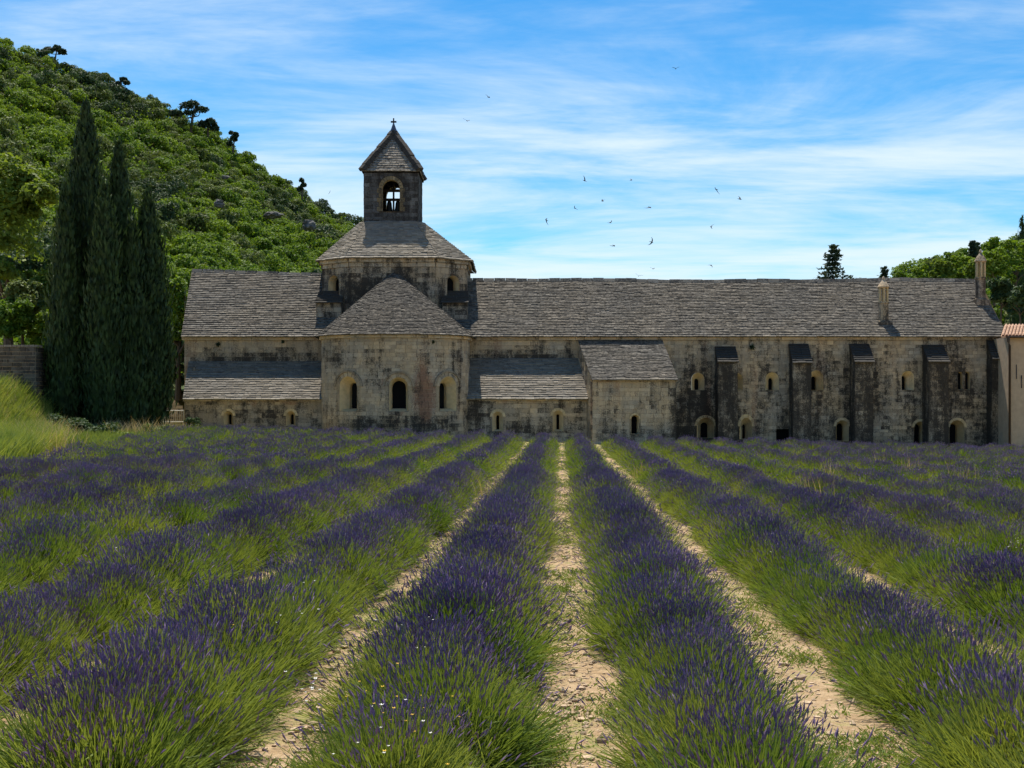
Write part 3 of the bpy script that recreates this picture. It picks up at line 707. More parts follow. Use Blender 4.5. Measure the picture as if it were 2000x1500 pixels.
# buttresses with sloping caps
for (px0, px1, ptop, pcap, Yb) in ((1406, 1437, 677, 706, 78.9), (1552, 1581, 672, 708, 78.9), (1673, 1702, 672, 706, 78.8), (1817, 1849, 674, 706, 78.8), (1941, 1963, 662, 700, 79.1)):
    x0, x1 = X_(px0 - 3, Yb), X_(px1 + 3, Yb); zc_ = Z_(pcap, Yb)
    b = MB().box((x0, Yb, -2.4), (x1, YW, zc_ - .02)).build('buttress', M['mortar'], dorm)
    b.data.attributes.new('tone', 'FLOAT', 'POINT').data.foreach_set('value', [.7] * 8); b.data.attributes.new('dirt', 'FLOAT', 'POINT').data.foreach_set('value', [.5] * 8)
    bw = Wall([(x0, YW), (x0, Yb), (x1, Yb), (x1, YW)])
    bs = blocks(bw, 0, bw.L, -1.6, zc_, h=.26, wr=(.3, .7), proud=.03, tone=(.6, 1.1))
    for p in bs: p['dirt'] = max(p['dirt'], .52 if (p['c'].y < Yb + .02) else .62)  # flanks set darker than the front: their shade is painted into the stone
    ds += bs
    zt = Z_(ptop, YW - .05)
    q = [Vector((x0 - .07, Yb - .12, zc_)), Vector((x1 + .07, Yb - .12, zc_)), Vector((x1 + .07, YW - .05, zt)), Vector((x0 - .07, YW - .05, zt))]
    ct = tiles(*q, .27, (.4, .8), .07, .9)
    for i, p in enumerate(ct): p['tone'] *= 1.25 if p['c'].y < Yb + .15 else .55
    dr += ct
    wobj('buttress_cap', [v - Vector((0, 0, .01)) for v in q] + [Vector((x0, Yb, zc_ - .1)), Vector((x1, Yb, zc_ - .1)), Vector((x1, YW - .05, zc_ - .1)), Vector((x0, YW - .05, zc_ - .1))], [(0, 1, 2, 3), (0, 4, 5, 1), (1, 5, 6, 2), (3, 7, 4, 0)], M['mortar'], dorm, {'tone': [.6] * 8, 'dirt': [.6] * 8})
# chimneys: round stone lanterns
def chimney(px, py_base, py_top, frac, rpx):
    Y = 80 + frac * 5; k = Y / F; x = X_(px, Y); zb = Z_(py_base, Y); zt = Z_(py_top, Y); H = zt - zb; r = rpx * k
    at = {'tone': 1.0, 'dirt': .35}
    def part(q, name, parent, mat='stone', dirt=.5, tone=1.0, smooth=False):
        o = q.build(name, M[mat], parent, smooth); n = len(q.V)
        for kk, vv in (('tone', tone), ('dirt', dirt)): o.data.attributes.new(kk, 'FLOAT', 'POINT').data.foreach_set('value', [vv] * n)
        return o
    q = MB().box((x - r * 1.45, Y - r * 1.5, zb - 1.2), (x + r * 1.45, Y + r * 1.5, zb + H * .10)).lathe((x, Y, zb + H * .10), [(r * 1.25, 0), (r * 1.2, .08), (r * 1.02, .12), (r, H * .36), (r * 1.12, H * .37), (r * 1.12, H * .40)], 16)
    c = part(q, 'chimney', dorm)
    zl = zb + H * .50; hl = H * .27
    for a in range(6):
        ang = a * math.pi / 3 + .35
        part(MB().tube([(x + r * .84 * math.cos(ang), Y + r * .84 * math.sin(ang), zl), (x + r * .84 * math.cos(ang), Y + r * .84 * math.sin(ang), zl + hl)], .075, 8), 'colonnette', c, 'pale', .1, .8)
    part(MB().lathe((x, Y, zl + hl), [(r * 1.0, 0), (r * 1.22, .05), (r * 1.22, .1), (r * .75, H * .10), (r * .32, H * .15), (r * .22, H * .17), (r * .3, H * .19), (r * .2, H * .215), (.02, H * .235)], 16), 'chimney_cap', c, 'stone', .2)
chimney(1725.5, 640, 540, .20, 9.5)
chimney(1915, 597, 487, .58, 9.5)
emit(ds, 'wall_stone', 'wall_stones', M['stone'], dorm, 300)
emit(dr, 'roof_slab', 'roof_slabs', M['tile'], dorm, 300)

# ------------------------------------------------------------------ sacristy block
sac = tag(empty('sacristy', (7.3, 77, -.2)), 'small stone block with lean-to slab roof and one slit window', 'building')
Yf = 75.6; ze = Z_(741, Yf); x0, x1 = X_(1157, Yf), X_(1320, Yf); xb0, xb1 = X_(1130, 79.9), X_(1292, 79.9); zt = Z_(664, 79.9)
sw = Wall([(xb0, 79.95), (x0, Yf), (x1, Yf), (xb1, 79.95)])
l0, l1 = sw.c[1], sw.c[2]; sl = (zt - ze) / l0
uc_ = l0 + X_(1240, Yf) - x0
hz, lo = window(sw, sac, uc_, Z_(848, Yf), .25, Z_(818, Yf), .17, zb2=Z_(848, Yf) + .03, depth=.4, ring=.1)
sheet(sw, [(0, -1.8), (sw.L, -1.8), (sw.L, zt - .12), (l1, ze - .08), (l0, ze - .08), (0, zt - .12)], [lo], 'sacristy_wall', M['mortar'], sac)
tp = lambda u: ze - .06 + max(0, l0 - u) * sl + max(0, u - l1) * sl
ss = blocks(sw, l0, l1, -1.2, ze - .14, [hz], h=.25, wr=(.3, .8), tone=(.85, 1.2)) + blocks(sw, 0, l0, -1.2, zt, h=.27, top=tp, tone=(.85, 1.15)) + blocks(sw, l1, sw.L, -1.2, zt, h=.27, top=tp)
ss += blocks(sw, l0 - .08, l1 + .08, ze - .14, ze, h=.14, wr=(.6, 1.2), proud=.13, tone=(.95, 1.2))
A, B, C, D = Vector((x0 - .06, Yf - .25, ze - .02)), Vector((x1 + .1, Yf - .25, ze - .02)), Vector((xb1 + .05, 79.95, zt)), Vector((xb0 - .05, 79.95, zt))
under(A, B, C, D, M['mortar'], 'roof', sac)
emit(ss, 'wall_stone', 'wall_stones', M['stone'], sac, 300)
emit(tiles(A, B, C, D, .28, (.3, .75), .055, .1), 'roof_slab', 'roof_slabs', M['tile'], sac, 300)

# ------------------------------------------------------------------ neighbouring house at the edge of the frame
house = tag(empty('rendered_house', (34, 78, -.8)), 'tan rendered house with pale clay roof at the end of the long wing', 'house')
Yh = 77.2; hx0, hx1 = X_(1973, Yh), 42.0; hz = Z_(658, Yh)
MB().box((hx0, Yh, -2.6), (hx1, 86, hz)).build('wall', M['plaster'], house)
A, B, C, D = Vector((X_(1955, Yh - .45), Yh - .45, hz + .02)), Vector((hx1, Yh - .45, hz + .02)), Vector((hx1, 80.6, hz + .95)), Vector((X_(1962, 80.6), 80.6, hz + .95))
o = MB().add([A, B, C, D, A - Vector((0, 0, .1)), B - Vector((0, 0, .1)), C - Vector((0, 0, .1)), D - Vector((0, 0, .1))], [(0, 1, 2, 3), (0, 4, 5, 1), (4, 7, 6, 5), (0, 3, 7, 4)]).build('roof', M['terracotta'], house)
up = (D - A).normalized(); nn = (B - A).cross(D - A).normalized(); S = (D - A).length
tv, tf = [], []
for k in range(7):
    a = math.pi * k / 6
    for (s, h_) in ((0, 1.0), (.46, .8)): tv.append(Vector((-.10 * h_ * math.cos(a), 0, 0)) + up * s + nn * (.09 * h_ * math.sin(a) + .02 * (1 - s)))
for k in range(6): tf.append((2 * k, 2 * k + 2, 2 * k + 3, 2 * k + 1))
tm = mesh('roof_tile', tv, tf, M['terracotta'], None, True)
for i in range(12):
    for j in range(int(S / .38)):
        t_ = obj('roof_tile', tm, o); t_.location = A - root_loc(o) + Vector((.11 + i * .215, 0, 0)) + up * (j * .38 - .06) + nn * (.02 + random.uniform(0, .012))
MB().tube([(hx0 - .3, Yh - .55, hz), (hx0 - .28, Yh - .4, hz - .3), (hx0 - .08, Yh - .12, hz - .55), (hx0 - .08, Yh - .12, -1.6)], .075, 10).build('downpipe', M['copper'], house, True)
MB().tube([(hx0 - .45, Yh - .52, hz - .02), (hx1, Yh - .52, hz - .02)], .07, 8).build('gutter', M['copper'], house, True)
for (px, a, b) in ((1985, 712, 740), (1995, 733, 758)):
    MB().box((X_(px, Yh) - .02, Yh - .05, Z_(b, Yh)), (X_(px, Yh) + .02, Yh - .004, Z_(a, Yh))).build('wall_anchor', M['iron'], house)

# ------------------------------------------------------------------ boundary walls and railing on the hill side
bw_ = tag(empty('boundary_wall', (-26, 65, 2.4)), 'rough stone boundary wall above the grassy bank', 'wall')
ztop = Z_(676, 65)
w1 = Wall([(-34, 65), (X_(69, 65), 65), (X_(69, 65) + .02, 66.4), (X_(150, 66.4), 66.4)])
sheet(w1, [(0, -.5), (w1.L, -.5), (w1.L, ztop - .05), (0, ztop - .05)], [], 'wall_core', M['mortar'], bw_)
MB().box((-34, 65.03, -.5), (X_(69, 65) - .05, 65.6, ztop - .1)).build('wall_body', M['drystone'], bw_)
bs = blocks(w1, 5.5, w1.L, .9, ztop - .05, h=.2, wr=(.25, .7), proud=.05, jit=.03, gap=.018, tone=(.42, .9))
for p in bs: p['dirt'] += .30 if p['c'].y > 65.5 else .0  # set-back stretch darker: the shade of the recess is put into its colour
emit(bs, 'wall_stone', 'wall_stones', M['drystone'], bw_, 280)
for i in range(14):
    xx = -30 + i * .45
    if xx > X_(69, 65): break
    wobj('coping_stone', [(xx, 64.9, ztop - .05), (xx + .43, 64.9, ztop - .05), (xx + .43, 65.6, ztop - .05), (xx, 65.6, ztop - .05), (xx, 64.9, ztop + .07), (xx + .43, 64.9, ztop + .06), (xx + .43, 65.6, ztop + .07), (xx, 65.6, ztop + .08)], [(4, 5, 6, 7), (0, 1, 5, 4), (1, 2, 6, 5), (3, 0, 4, 7)], M['drystone'], bw_, {'tone': [random.uniform(1.0, 1.5)] * 8, 'dirt': [-.1] * 8})
tw_ = tag(empty('garden_wall', (-22.6, 82, .6)), 'low sloping stone wall beside the church, partly behind the cypresses', 'wall')
Yg = 82.0; gxa, gxb = X_(296, Yg), X_(362, Yg)
w2 = Wall([(gxa, Yg), (gxb, Yg)]); za, zb_ = Z_(738, Yg), Z_(802, Yg)
tpf = lambda u: za + (zb_ - za) * max(0, u) / w2.L
sheet(w2, [(0, -.6), (w2.L, -.6), (w2.L, zb_), (0, za)], [], 'wall_core', M['mortar'], tw_)
emit(blocks(w2, 0, w2.L, .1, za, h=.19, wr=(.2, .55), top=tpf, tone=(1.0, 1.5)), 'wall_stone', 'wall_stones', M['stone'], tw_, 200)
rl = tag(empty('railing', (-22.3, 80.8, .8)), 'pale metal railing in front of the low sloping wall', 'railing')
Yr = 80.8
for py in (802, 824): MB().tube([P(306, py, Yr), P(359, py, Yr)], .035, 6).build('rail', M['whitepaint'], rl)
for i in range(14):
    px = 306 + i * 53 / 13
    MB().tube([P(px, 802 if i % 13 else 800, Yr), P(px, 832 if i % 13 == 0 else 824, Yr)], .034 if i % 13 == 0 else .014, 6).build('post' if i % 13 == 0 else 'baluster', M['whitepaint'], rl)

# ------------------------------------------------------------------ plants: building blocks
def quad_cloud(C, U, Wv):
    """diamond leaves: centres C, half-length vectors U, half-width vectors W"""
    n = len(C); V = np.empty((n, 4, 3)); V[:, 0] = C - U; V[:, 1] = C + Wv; V[:, 2] = C + U; V[:, 3] = C - Wv
    return V.reshape(-1, 3), np.arange(4 * n).reshape(-1, 4)
def unit(a): return a / np.maximum(np.linalg.norm(a, axis=1, keepdims=True), 1e-9)
def crown_np(seed, lobes, n, size, up=0.08, flat=0.75, inner=0.70):
    """leaf clumps over several lobes; LOBES = (x, y, z, rx, rz)"""
    r = np.random.default_rng(seed); lb = np.array(lobes, float)
    pr = lb[:, 3] ** 2; idx = r.choice(len(lb), n, p=pr / pr.sum())
    d = unit(r.normal(size=(n, 3))); d[:, 2] = np.where(d[:, 2] < -0.35, -d[:, 2], d[:, 2])
    clump = unit(r.normal(size=(70, 3))); k = np.argmax(d @ clump.T, axis=1)
    bump = r.uniform(.82, 1.15, (len(lb), 70))[idx, k]
    rad = (inner + (1 - inner) * r.random(n) ** .5) * bump
    C = lb[idx, :3] + d * np.stack([lb[idx, 3], lb[idx, 3], lb[idx, 4]], 1) * rad[:, None]
    nrm = unit(d * flat + r.normal(size=(n, 3)) * .45 + np.array([0, 0, up]))
    t = unit(np.cross(nrm, r.normal(size=(n, 3)))); b = np.cross(nrm, t)
    s = size * r.uniform(.6, 1.35, (n, 1))
    return quad_cloud(C, t * s, b * s * .62)
def trunk_mb(h, r0, r1, seed, forks=4, top=1.0):
    rr = random.Random(seed); q = MB()
    q.tube([(0, 0, -.4), (rr.uniform(-.05, .05), rr.uniform(-.05, .05), h * .5), (rr.uniform(-.1, .1), rr.uniform(-.1, .1), h)], [r0 * 1.25, r0 * .8, r1], 7)
    for k in range(forks):
        a = rr.uniform(0, 6.28); z = h * rr.uniform(.5, .95); l = top * rr.uniform(.5, .9)
        q.tube([(0, 0, z), (l * .5 * math.cos(a), l * .5 * math.sin(a), z + l * .5), (l * math.cos(a), l * math.sin(a), z + l * .8)], [r1 * .9, r1 * .6, r1 * .25], 5)
    return q
def instancer(name, pts, rot, scl, idx, sources, label=None, cat=None, kind='stuff'):
    c = bpy.data.collections.new(name + '_source')
    for i, (me) in enumerate(sources):
        o = bpy.data.objects.new('%s_%02d' % (me.name.split('.')[0], i), me); c.objects.link(o)
    me = bpy.data.meshes.new(name); me.from_pydata([tuple(p) for p in pts], [], [])
    a = me.attributes.new('rz', 'FLOAT_VECTOR', 'POINT'); a.data.foreach_set('vector', np.array([(0, 0, r) for r in rot], np.float32).ravel())
    a = me.attributes.new('sz', 'FLOAT_VECTOR', 'POINT'); a.data.foreach_set('vector', np.array(scl, np.float32).ravel())
    a = me.attributes.new('ix', 'INT', 'POINT'); a.data.foreach_set('value', np.array(idx, np.int32))
    o = obj(name, me); g = bpy.data.node_groups.new(name, 'GeometryNodeTree')
    g.interface.new_socket('Geometry', in_out='INPUT', socket_type='NodeSocketGeometry'); g.interface.new_socket('Geometry', in_out='OUTPUT', socket_type='NodeSocketGeometry')
    gi = g.nodes.new('NodeGroupInput'); go = g.nodes.new('NodeGroupOutput'); ip = g.nodes.new('GeometryNodeInstanceOnPoints')
    ci = g.nodes.new('GeometryNodeCollectionInfo'); ci.inputs['Collection'].default_value = c; ci.inputs['Separate Children'].default_value = True; ci.inputs['Reset Children'].default_value = True
    def na(nm, dt):
        x = g.nodes.new('GeometryNodeInputNamedAttribute'); x.data_type = dt; x.inputs['Name'].default_value = nm
        return next(s for s in x.outputs if s.enabled and s.name == 'Attribute')
    g.links.new(gi.outputs[0], ip.inputs['Points']); g.links.new(ci.outputs[0], ip.inputs['Instance']); ip.inputs['Pick Instance'].default_value = True
    g.links.new(na('ix', 'INT'), ip.inputs['Instance Index']); g.links.new(na('rz', 'FLOAT_VECTOR'), ip.inputs['Rotation']); g.links.new(na('sz', 'FLOAT_VECTOR'), ip.inputs['Scale'])
    g.links.new(ip.outputs[0], go.inputs[0])
    md = o.modifiers.new('scatter', 'NODES'); md.node_group = g
    return tag(o, label, cat, None, kind)

# ------------------------------------------------------------------ trees on the hillside
def bushy(seed, n, size, mat):
    rr = random.Random(seed); lob = [(0, 0, 1.25, .75, .70)]
    for k in range(rr.randint(6, 11)):
        a = rr.uniform(0, 6.28); d = rr.uniform(.3, .95); rad = rr.uniform(.25, .6)
        lob.append((d * math.cos(a), d * math.sin(a), rr.uniform(.65, 1.65), rad, rad * rr.uniform(.75, 1.0)))
    return mesh('crown', *crown_np(seed, lob, n, size), mat)
HT = []
for k in range(9):
    mt = ('oak', 'oak', 'oak', 'olive', 'olive', 'evergreen', 'oak', 'olive', 'evergreen')[k]
    q = trunk_mb(1.0, .09, .06, k, 4, .8)
    HT.append((bushy(100 + k, 1700, .085, M[mt]), mesh('trunk', q.V, q.F, M['bark']), mt))
LAB = {'oak': 'bright green broad-leaved tree', 'olive': 'grey-green holm oak', 'evergreen': 'dark green evergreen'}
cand = []; cells = {}
for tries in range(40000):
    px = random.uniform(-70, 720); t = random.uniform(0.0, 1.02) ** .8
    p = hill_left(px, min(t, 1.0)); py = HZ - (p.z - CH) * F / p.y
    if px > 340 and py > 575: continue
    if py > 735: continue
    if px > 380 and px > 640 and py > 520: continue
    key = (int(p.x // 3), int(p.y // 4)); ok = True; md = 2.1 + 1.3 * random.random()
    for a in (-1, 0, 1):
        for b in (-1, 0, 1):
            for q in cells.get((key[0] + a, key[1] + b), ()):
                if (q - p).length < md: ok = False
    if ok: cells.setdefault(key, []).append(p); cand.append(p)
items = []
for p in cand:
    nz = mnoise.noise(Vector((p.x * .035, p.y * .03, 3.3))) + random.gauss(0, .22)
    kind = 'oak' if nz > .06 else ('olive' if nz > -.32 else 'evergreen')
    v = random.choice([i for i, h in enumerate(HT) if h[2] == kind])
    s = random.choice((random.uniform(.9, 1.6), random.uniform(1.2, 2.0), random.uniform(1.6, 2.7))) * (1.1 if kind == 'evergreen' else 1)
    items.append((s / p.y, p, v, s))
items.sort(key=lambda q: -q[0])
for (_, p, v, s) in items[:300]:
    cm, tm_, kd = HT[v]
    hx = 1000 + p.x * F / p.y; hy = HZ - (p.z - CH) * F / p.y; rel = (762 - hy) / (762 - interp(RIDGE_L, hx))
    where = 'over the boundary wall' if hx < 105 else 'behind the cypresses' if hx < 330 else 'above the transept roof' if hx < 610 else 'beside the dome roof'
    high = 'low on the wooded hill' if rel < .4 else 'halfway up the wooded hill' if rel < .75 else 'near the top of the wooded hill'
    lab_ = LAB[kd] + ' ' + high + ' ' + where
    e = tag(empty('hillside_tree', p - Vector((0, 0, .35 * s)), random.uniform(0, 6.28), (s, s, s * random.uniform(.85, 1.2))), lab_, 'tree', LAB[kd] + 's ' + high + ' ' + where)
    obj('crown', cm, e); obj('trunk', tm_, e)
rest = items[300:]
print('hill trees', len(items))
instancer('hillside_wood', [p - Vector((0, 0, .35 * s)) for _, p, v, s in rest], [random.uniform(0, 6.28) for _ in rest], [(s, s, s * random.uniform(.85, 1.2)) for _, p, v, s in rest], [v for _, p, v, s in rest], [h[0] for h in HT], 'dense green wood covering the upper hillside', 'wood')

# low scrub that closes the gaps between the hillside trees
sv, sf = [], []
for k in range(8000):
    px = random.uniform(-60, 710); t = random.random() ** .8; p = hill_left(px, t); py = HZ - (p.z - CH) * F / p.y
    if (px > 350 and py > 570): continue
    n = 14; c = np.array(p) + rng.normal(size=(n, 3)) * np.array([.9, .9, .5]) + np.array([0, 0, random.uniform(.3, 1.5)])
    t1 = unit(rng.normal(size=(n, 3))); b1 = unit(np.cross(t1, rng.normal(size=(n, 3))))
    a, b = quad_cloud(c, t1 * .26, b1 * .18); sf += [tuple(x + len(sv)) for x in b]; sv += list(map(tuple, a))
tag(wobj('undergrowth', sv, sf, M['oak']), 'low scrub between the trees of the hillside', 'scrub', None, 'stuff')

# rocks showing through the wood
def rock(px, py, w, h, Y, lab, seed):
    bm = bmesh.new(); bmesh.ops.create_icosphere(bm, subdivisions=3, radius=1)
    k = Y / F
    for v in bm.verts:
        n = mnoise.noise(v.co * 1.6 + Vector((seed, 0, 0))) * .5 + mnoise.noise(v.co * 4 + Vector((seed, 5, 0))) * .2
        v.co *= 1 + n; v.co.x *= w * k / 2; v.co.z *= h * k / 2; v.co.y *= w * k / 2.5
    V = [v.co.copy() for v in bm.verts]; bm.verts.index_update(); Fc = [tuple(v.index for v in f.verts) for f in bm.faces]; bm.free()
    o = obj('rock_outcrop', mesh('rock_outcrop', V, Fc, M['rock'], {'tone': [.7] * len(V), 'dirt': [.2] * len(V)})); o.location = P(px, py, Y)
    tag(o, lab, 'rock', 'rocks on the hillside')
rock(603, 440, 30, 20, 200, 'grey rock outcrop on the hillside just left of the dome roof', 3)
rock(533, 420, 36, 12, 196, 'low pale rock outcrop among the trees in the middle of the hillside', 8)
rock(428, 398, 20, 16, 190, 'upright grey rock among the trees above the church roof', 12)
rock(440, 346, 16, 7, 220, 'small pale rock patch high on the hillside below the lone pine', 21)

# pines standing on the ridge
def pine(px, py_base, py_top, Y, seed, lobes, lab, lean=0.0):
    k = Y / F; H = (py_base - py_top) * k
    e = tag(empty('pine_tree', P(px, py_base, Y)), lab, 'pine', 'pines on the ridge')
    rr = random.Random(seed); q = MB()
    q.tube([(0, 0, -1.2), (lean * .3, 0, H * .35), (lean, 0, H * .8)], [H * .05, H * .04, H * .02], 6)
    for lo_ in lobes: q.tube([(lean * .5, 0, H * .45), (lo_[0] * k * .6 + lean * .2, 0, lo_[2] * k * .75), (lo_[0] * k, 0, lo_[2] * k)], [H * .022, H * .016, H * .008], 5)
    obj('trunk', mesh('trunk', q.V, q.F, M['bark']), e)
    obj('crown', mesh('crown', *crown_np(seed, [(a * k, rr.uniform(-1, 1) * c * k * .5, z * k, c * k, d * k) for (a, _, z, c, d) in lobes], 1800, .30, .2, .3, .35), M['pine']), e)
pine(107, 122, 86, 265, 1, [(-10, 0, 22, 9, 7), (3, 0, 27, 8, 7), (14, 0, 20, 8, 7)], 'dark umbrella pine highest on the ridge, near the frame edge', .6)
pine(236, 180, 148, 272, 2, [(-6, 0, 16, 6, 5), (4, 0, 24, 7, 5), (12, 0, 17, 6, 4)], 'slender dark pine on the ridge above the tallest cypress')
pine(372, 258, 192, 280, 3, [(-28, 0, 34, 14, 9), (-8, 0, 48, 14, 10), (6, 0, 52, 14, 10), (22, 0, 42, 13, 8), (-2, 0, 36, 12, 7)], 'large spreading dark pine on the ridge skyline', 1.2)
pine(406, 272, 226, 281, 4, [(-8, 0, 26, 11, 9), (6, 0, 30, 12, 9), (14, 0, 20, 9, 8)], 'rounded dark pine just below the large spreading pine')
pine(454, 298, 256, 285, 5, [(-6, 0, 16, 6, 6), (2, 0, 26, 7, 7), (6, 0, 34, 6, 6), (-3, 0, 38, 4, 4)], 'small lone dark pine leaning on the ridge skyline', .8)
pine(590, 384, 346, 290, 6, [(-4, 0, 14, 6, 6), (3, 0, 22, 5, 6), (-1, 0, 31, 4, 5)], 'tiny dark pine on the lower ridge nearest the bell tower')

# ------------------------------------------------------------------ cypresses
def cypress(px, py_top, wpx, Y, seed, lab, base_py=838, n=15000, spires=()):
    k = Y / F; x = X_(px, Y); gz0 = gz(x, Y); H = Z_(py_top + 14, Y) - gz0; Rr = wpx * k / 2
    r = np.random.default_rng(seed)
    e = tag(empty('cypress_tree', (x, Y, gz0)), lab, 'cypress', 'clump of cypresses')
    q = MB().tube([(0, 0, -.3), (0, 0, H * .3), (0, 0, H * .6)], [.28, .2, .08], 8); obj('trunk', mesh('trunk', q.V, q.F, M['bark']), e)
    cols_ = [(0, 0, 1.0, 1.0)] + [(math.cos(a) * .55, math.sin(a) * .55, r.uniform(.55, .85), r.uniform(.45, .6)) for a in np.arange(0, 6.28, 1.05) + r.uniform(0, 1)] + list(spires)
    wts = np.array([c[2] * c[3] for c in cols_]); idx = r.choice(len(cols_), n, p=wts / wts.sum()); cc = np.array(cols_)
    t = r.random(n) ** .85
    prof = np.minimum(1, .45 + .55 * (t / .22)) * (1 - np.maximum(0, (t - .22) / .78) ** 2.1) ** .9
    a = r.uniform(0, 2 * math.pi, n)
    ripple = 1 + .10 * np.sin(a * 5 + idx * 2 + t * 9) + .07 * np.sin(a * 9 + t * 31 + idx)
    rad = Rr * cc[idx, 3] * prof * ripple * (.80 + .25 * r.random(n) ** .6)
    rad = np.where(r.random(n) < .12, rad * r.uniform(1.05, 1.28, n) + .03, rad)
    shift = np.minimum(1, t / .08)
    C = np.stack([cc[idx, 0] * Rr * shift * (1 - .5 * t) + rad * np.cos(a), cc[idx, 1] * Rr * shift * (1 - .5 * t) + rad * np.sin(a), .5 + t * (H * cc[idx, 2] - .5)], 1)
    C += r.normal(size=(n, 3)) * np.array([.09, .09, .2])
    outw = np.stack([np.cos(a), np.sin(a), np.zeros(n)], 1)
    u = unit(np.array([0, 0, 1.0]) + outw * r.uniform(.0, .35, (n, 1)) + r.normal(size=(n, 3)) * .18)
    wv = unit(np.cross(u, outw + r.normal(size=(n, 3)) * .5))
    V1, F1 = quad_cloud(C, u * r.uniform(.14, .30, (n, 1)), wv * r.uniform(.04, .085, (n, 1)))
    V1 = list(map(tuple, V1)); F1 = list(map(tuple, F1))
    for (cx_, cy2, ch, cr_) in cols_:                       # dense heart of the crown
        b = len(V1); m_ = 10; pr = []
        for j in range(12):
            tt = j / 11; pf = min(1, .45 + .55 * (tt / .22)) * max(0.0, 1 - max(0, (tt - .22) / .78) ** 2.1) ** .9
            pr.append((Rr * cr_ * pf * .72 + .01, .5 + tt * (H * ch - .5) * .97, min(1, tt / .08) * (1 - .5 * tt)))
        for (rr_, zz, sh) in pr:
            for i in range(m_): V1.append((cx_ * Rr * sh + rr_ * math.cos(6.283 * i / m_), cy2 * Rr * sh + rr_ * math.sin(6.283 * i / m_), zz))
        for j in range(11):
            for i in range(m_): F1.append((b + j * m_ + i, b + j * m_ + (i + 1) % m_, b + (j + 1) * m_ + (i + 1) % m_, b + (j + 1) * m_ + i))
    obj('crown', mesh('crown', V1, F1, M['cypress']), e)
cypress(130, 345, 74, 66.5, 1, 'short slim cypress at the stone wall end of the clump', n=11000)
cypress(168, 194, 104, 68.0, 2, 'tallest cypress with a sharp tip in the clump', n=20000)
cypress(205, 352, 84, 66.0, 3, 'cypress with a low tip between the two tallest of the clump', n=14000)
cypress(232, 270, 82, 69.5, 4, 'second tallest cypress with a thin tip in the clump', n=15000)
cypress(257, 420, 72, 67.0, 5, 'shortest cypress in the clump, wedged between two taller ones', n=11000)
cypress(289, 368, 92, 68.5, 6, 'broad dark cypress at the church end of the clump', n=16000)

# ------------------------------------------------------------------ leafy trees behind the boundary wall and beside the church
def leafy(px, py_base, Y, w, h, seed, mat, lab, n=5200, size=.15, cat='tree', name='leafy_tree', group=None):
    k = Y / F; W = w * k / 2; H = h * k; rr = random.Random(seed)
    e = tag(empty(name, P(px, py_base, Y)), lab, cat, group)
    q = trunk_mb(H * .45, max(.06, H * .022), max(.035, H * .012), seed, 6, H * .3); obj('trunk', mesh('trunk', q.V, q.F, M['bark']), e)
    lob = [(0, 0, H * .6, W * .62, H * .32)]
    for i in range(11):
        a = rr.uniform(0, 6.28); d = W * rr.uniform(.3, .72); r_ = W * rr.uniform(.22, .42)
        lob.append((d * math.cos(a), d * math.sin(a), H * rr.uniform(.28, .88), r_, r_ * rr.uniform(.7, 1)))
    obj('crown', mesh('crown', *crown_np(seed, lob, n, size, .3, .4, .5), M[mat]), e)
leafy(18, 720, 74, 190, 440, 31, 'lush', 'tall leafy tree at the frame edge behind the boundary wall', 11000, .17)
leafy(46, 700, 70, 120, 170, 32, 'olive', 'pale green shrub just above the boundary wall', 5000, .11, 'shrub', 'shrub')
leafy(92, 710, 72, 70, 200, 33, 'lush', 'yellow green young tree between the boundary wall and the cypresses', 4000, .11)
leafy(348, 770, 88, 70, 250, 34, 'oak', 'bright green tree squeezed between the cypresses and the church gable', 5000, .14)
leafy(22, 700, 68.5, 110, 120, 36, 'oak', 'low bright shrub at the frame edge right over the boundary wall', 5000, .11, 'shrub', 'shrub')
leafy(88, 745, 69.5, 80, 150, 37, 'oak', 'dense green shrub filling the gap beside the first cypress', 4500, .11, 'shrub', 'shrub')
leafy(345, 800, 90, 64, 170, 38, 'evergreen', 'dense dark shrub at the foot of the church gable', 5000, .13, 'shrub', 'shrub')
leafy(322, 790, 86, 60, 130, 35, 'evergreen', 'dark green tree behind the low sloping garden wall', 3500, .13)

# ------------------------------------------------------------------ trees on the slope behind the long wing
RT = [(leaf, 'x') for leaf in ()]
rk = 0
for (px, py, w, h, Y, mt, lab) in (
    (1758, 570, 36, 44, 118, 'oak', 'small green tree just right of the nearer chimney top'), (1795, 575, 50, 60, 122, 'oak', 'rounded bright tree above the roof between the chimneys, nearest the lower chimney'),
    (1838, 575, 56, 72, 126, 'lush', 'bright leafy tree above the roof midway between the chimneys'), (1880, 575, 52, 84, 130, 'oak', 'bright green tree rising just left of the far chimney'),
    (1942, 590, 70, 110, 128, 'oak', 'bright green tree just right of the far chimney'), (1985, 590, 80, 130, 135, 'oak', 'tall bright tree on the slope at the frame edge'),
    (1812, 548, 40, 40, 150, 'olive', 'dull green tree on the skyline between the chimneys'), (1955, 630, 60, 90, 100, 'evergreen', 'dark tree beside the roof verge of the long wing'),
    (1992, 645, 60, 95, 98, 'evergreen', 'dark rounded tree just above the clay roof'), (1904, 520, 34, 48, 170, 'evergreen', 'dark tree on the skyline behind the far chimney'), (1860, 530, 50, 40, 160, 'oak', 'low green tree on the skyline left of the far chimney'),
    (1945, 510, 56, 44, 172, 'oak', 'green tree on the skyline right of the far chimney'), (1910, 585, 70, 90, 120, 'lush', 'bright tree directly behind the far chimney')):
    rk += 1; leafy(px, py, Y, w, h, 60 + rk, mt, lab, 2200, .17, 'tree', 'slope_tree', 'trees on the slope behind the long wing')
fill = []
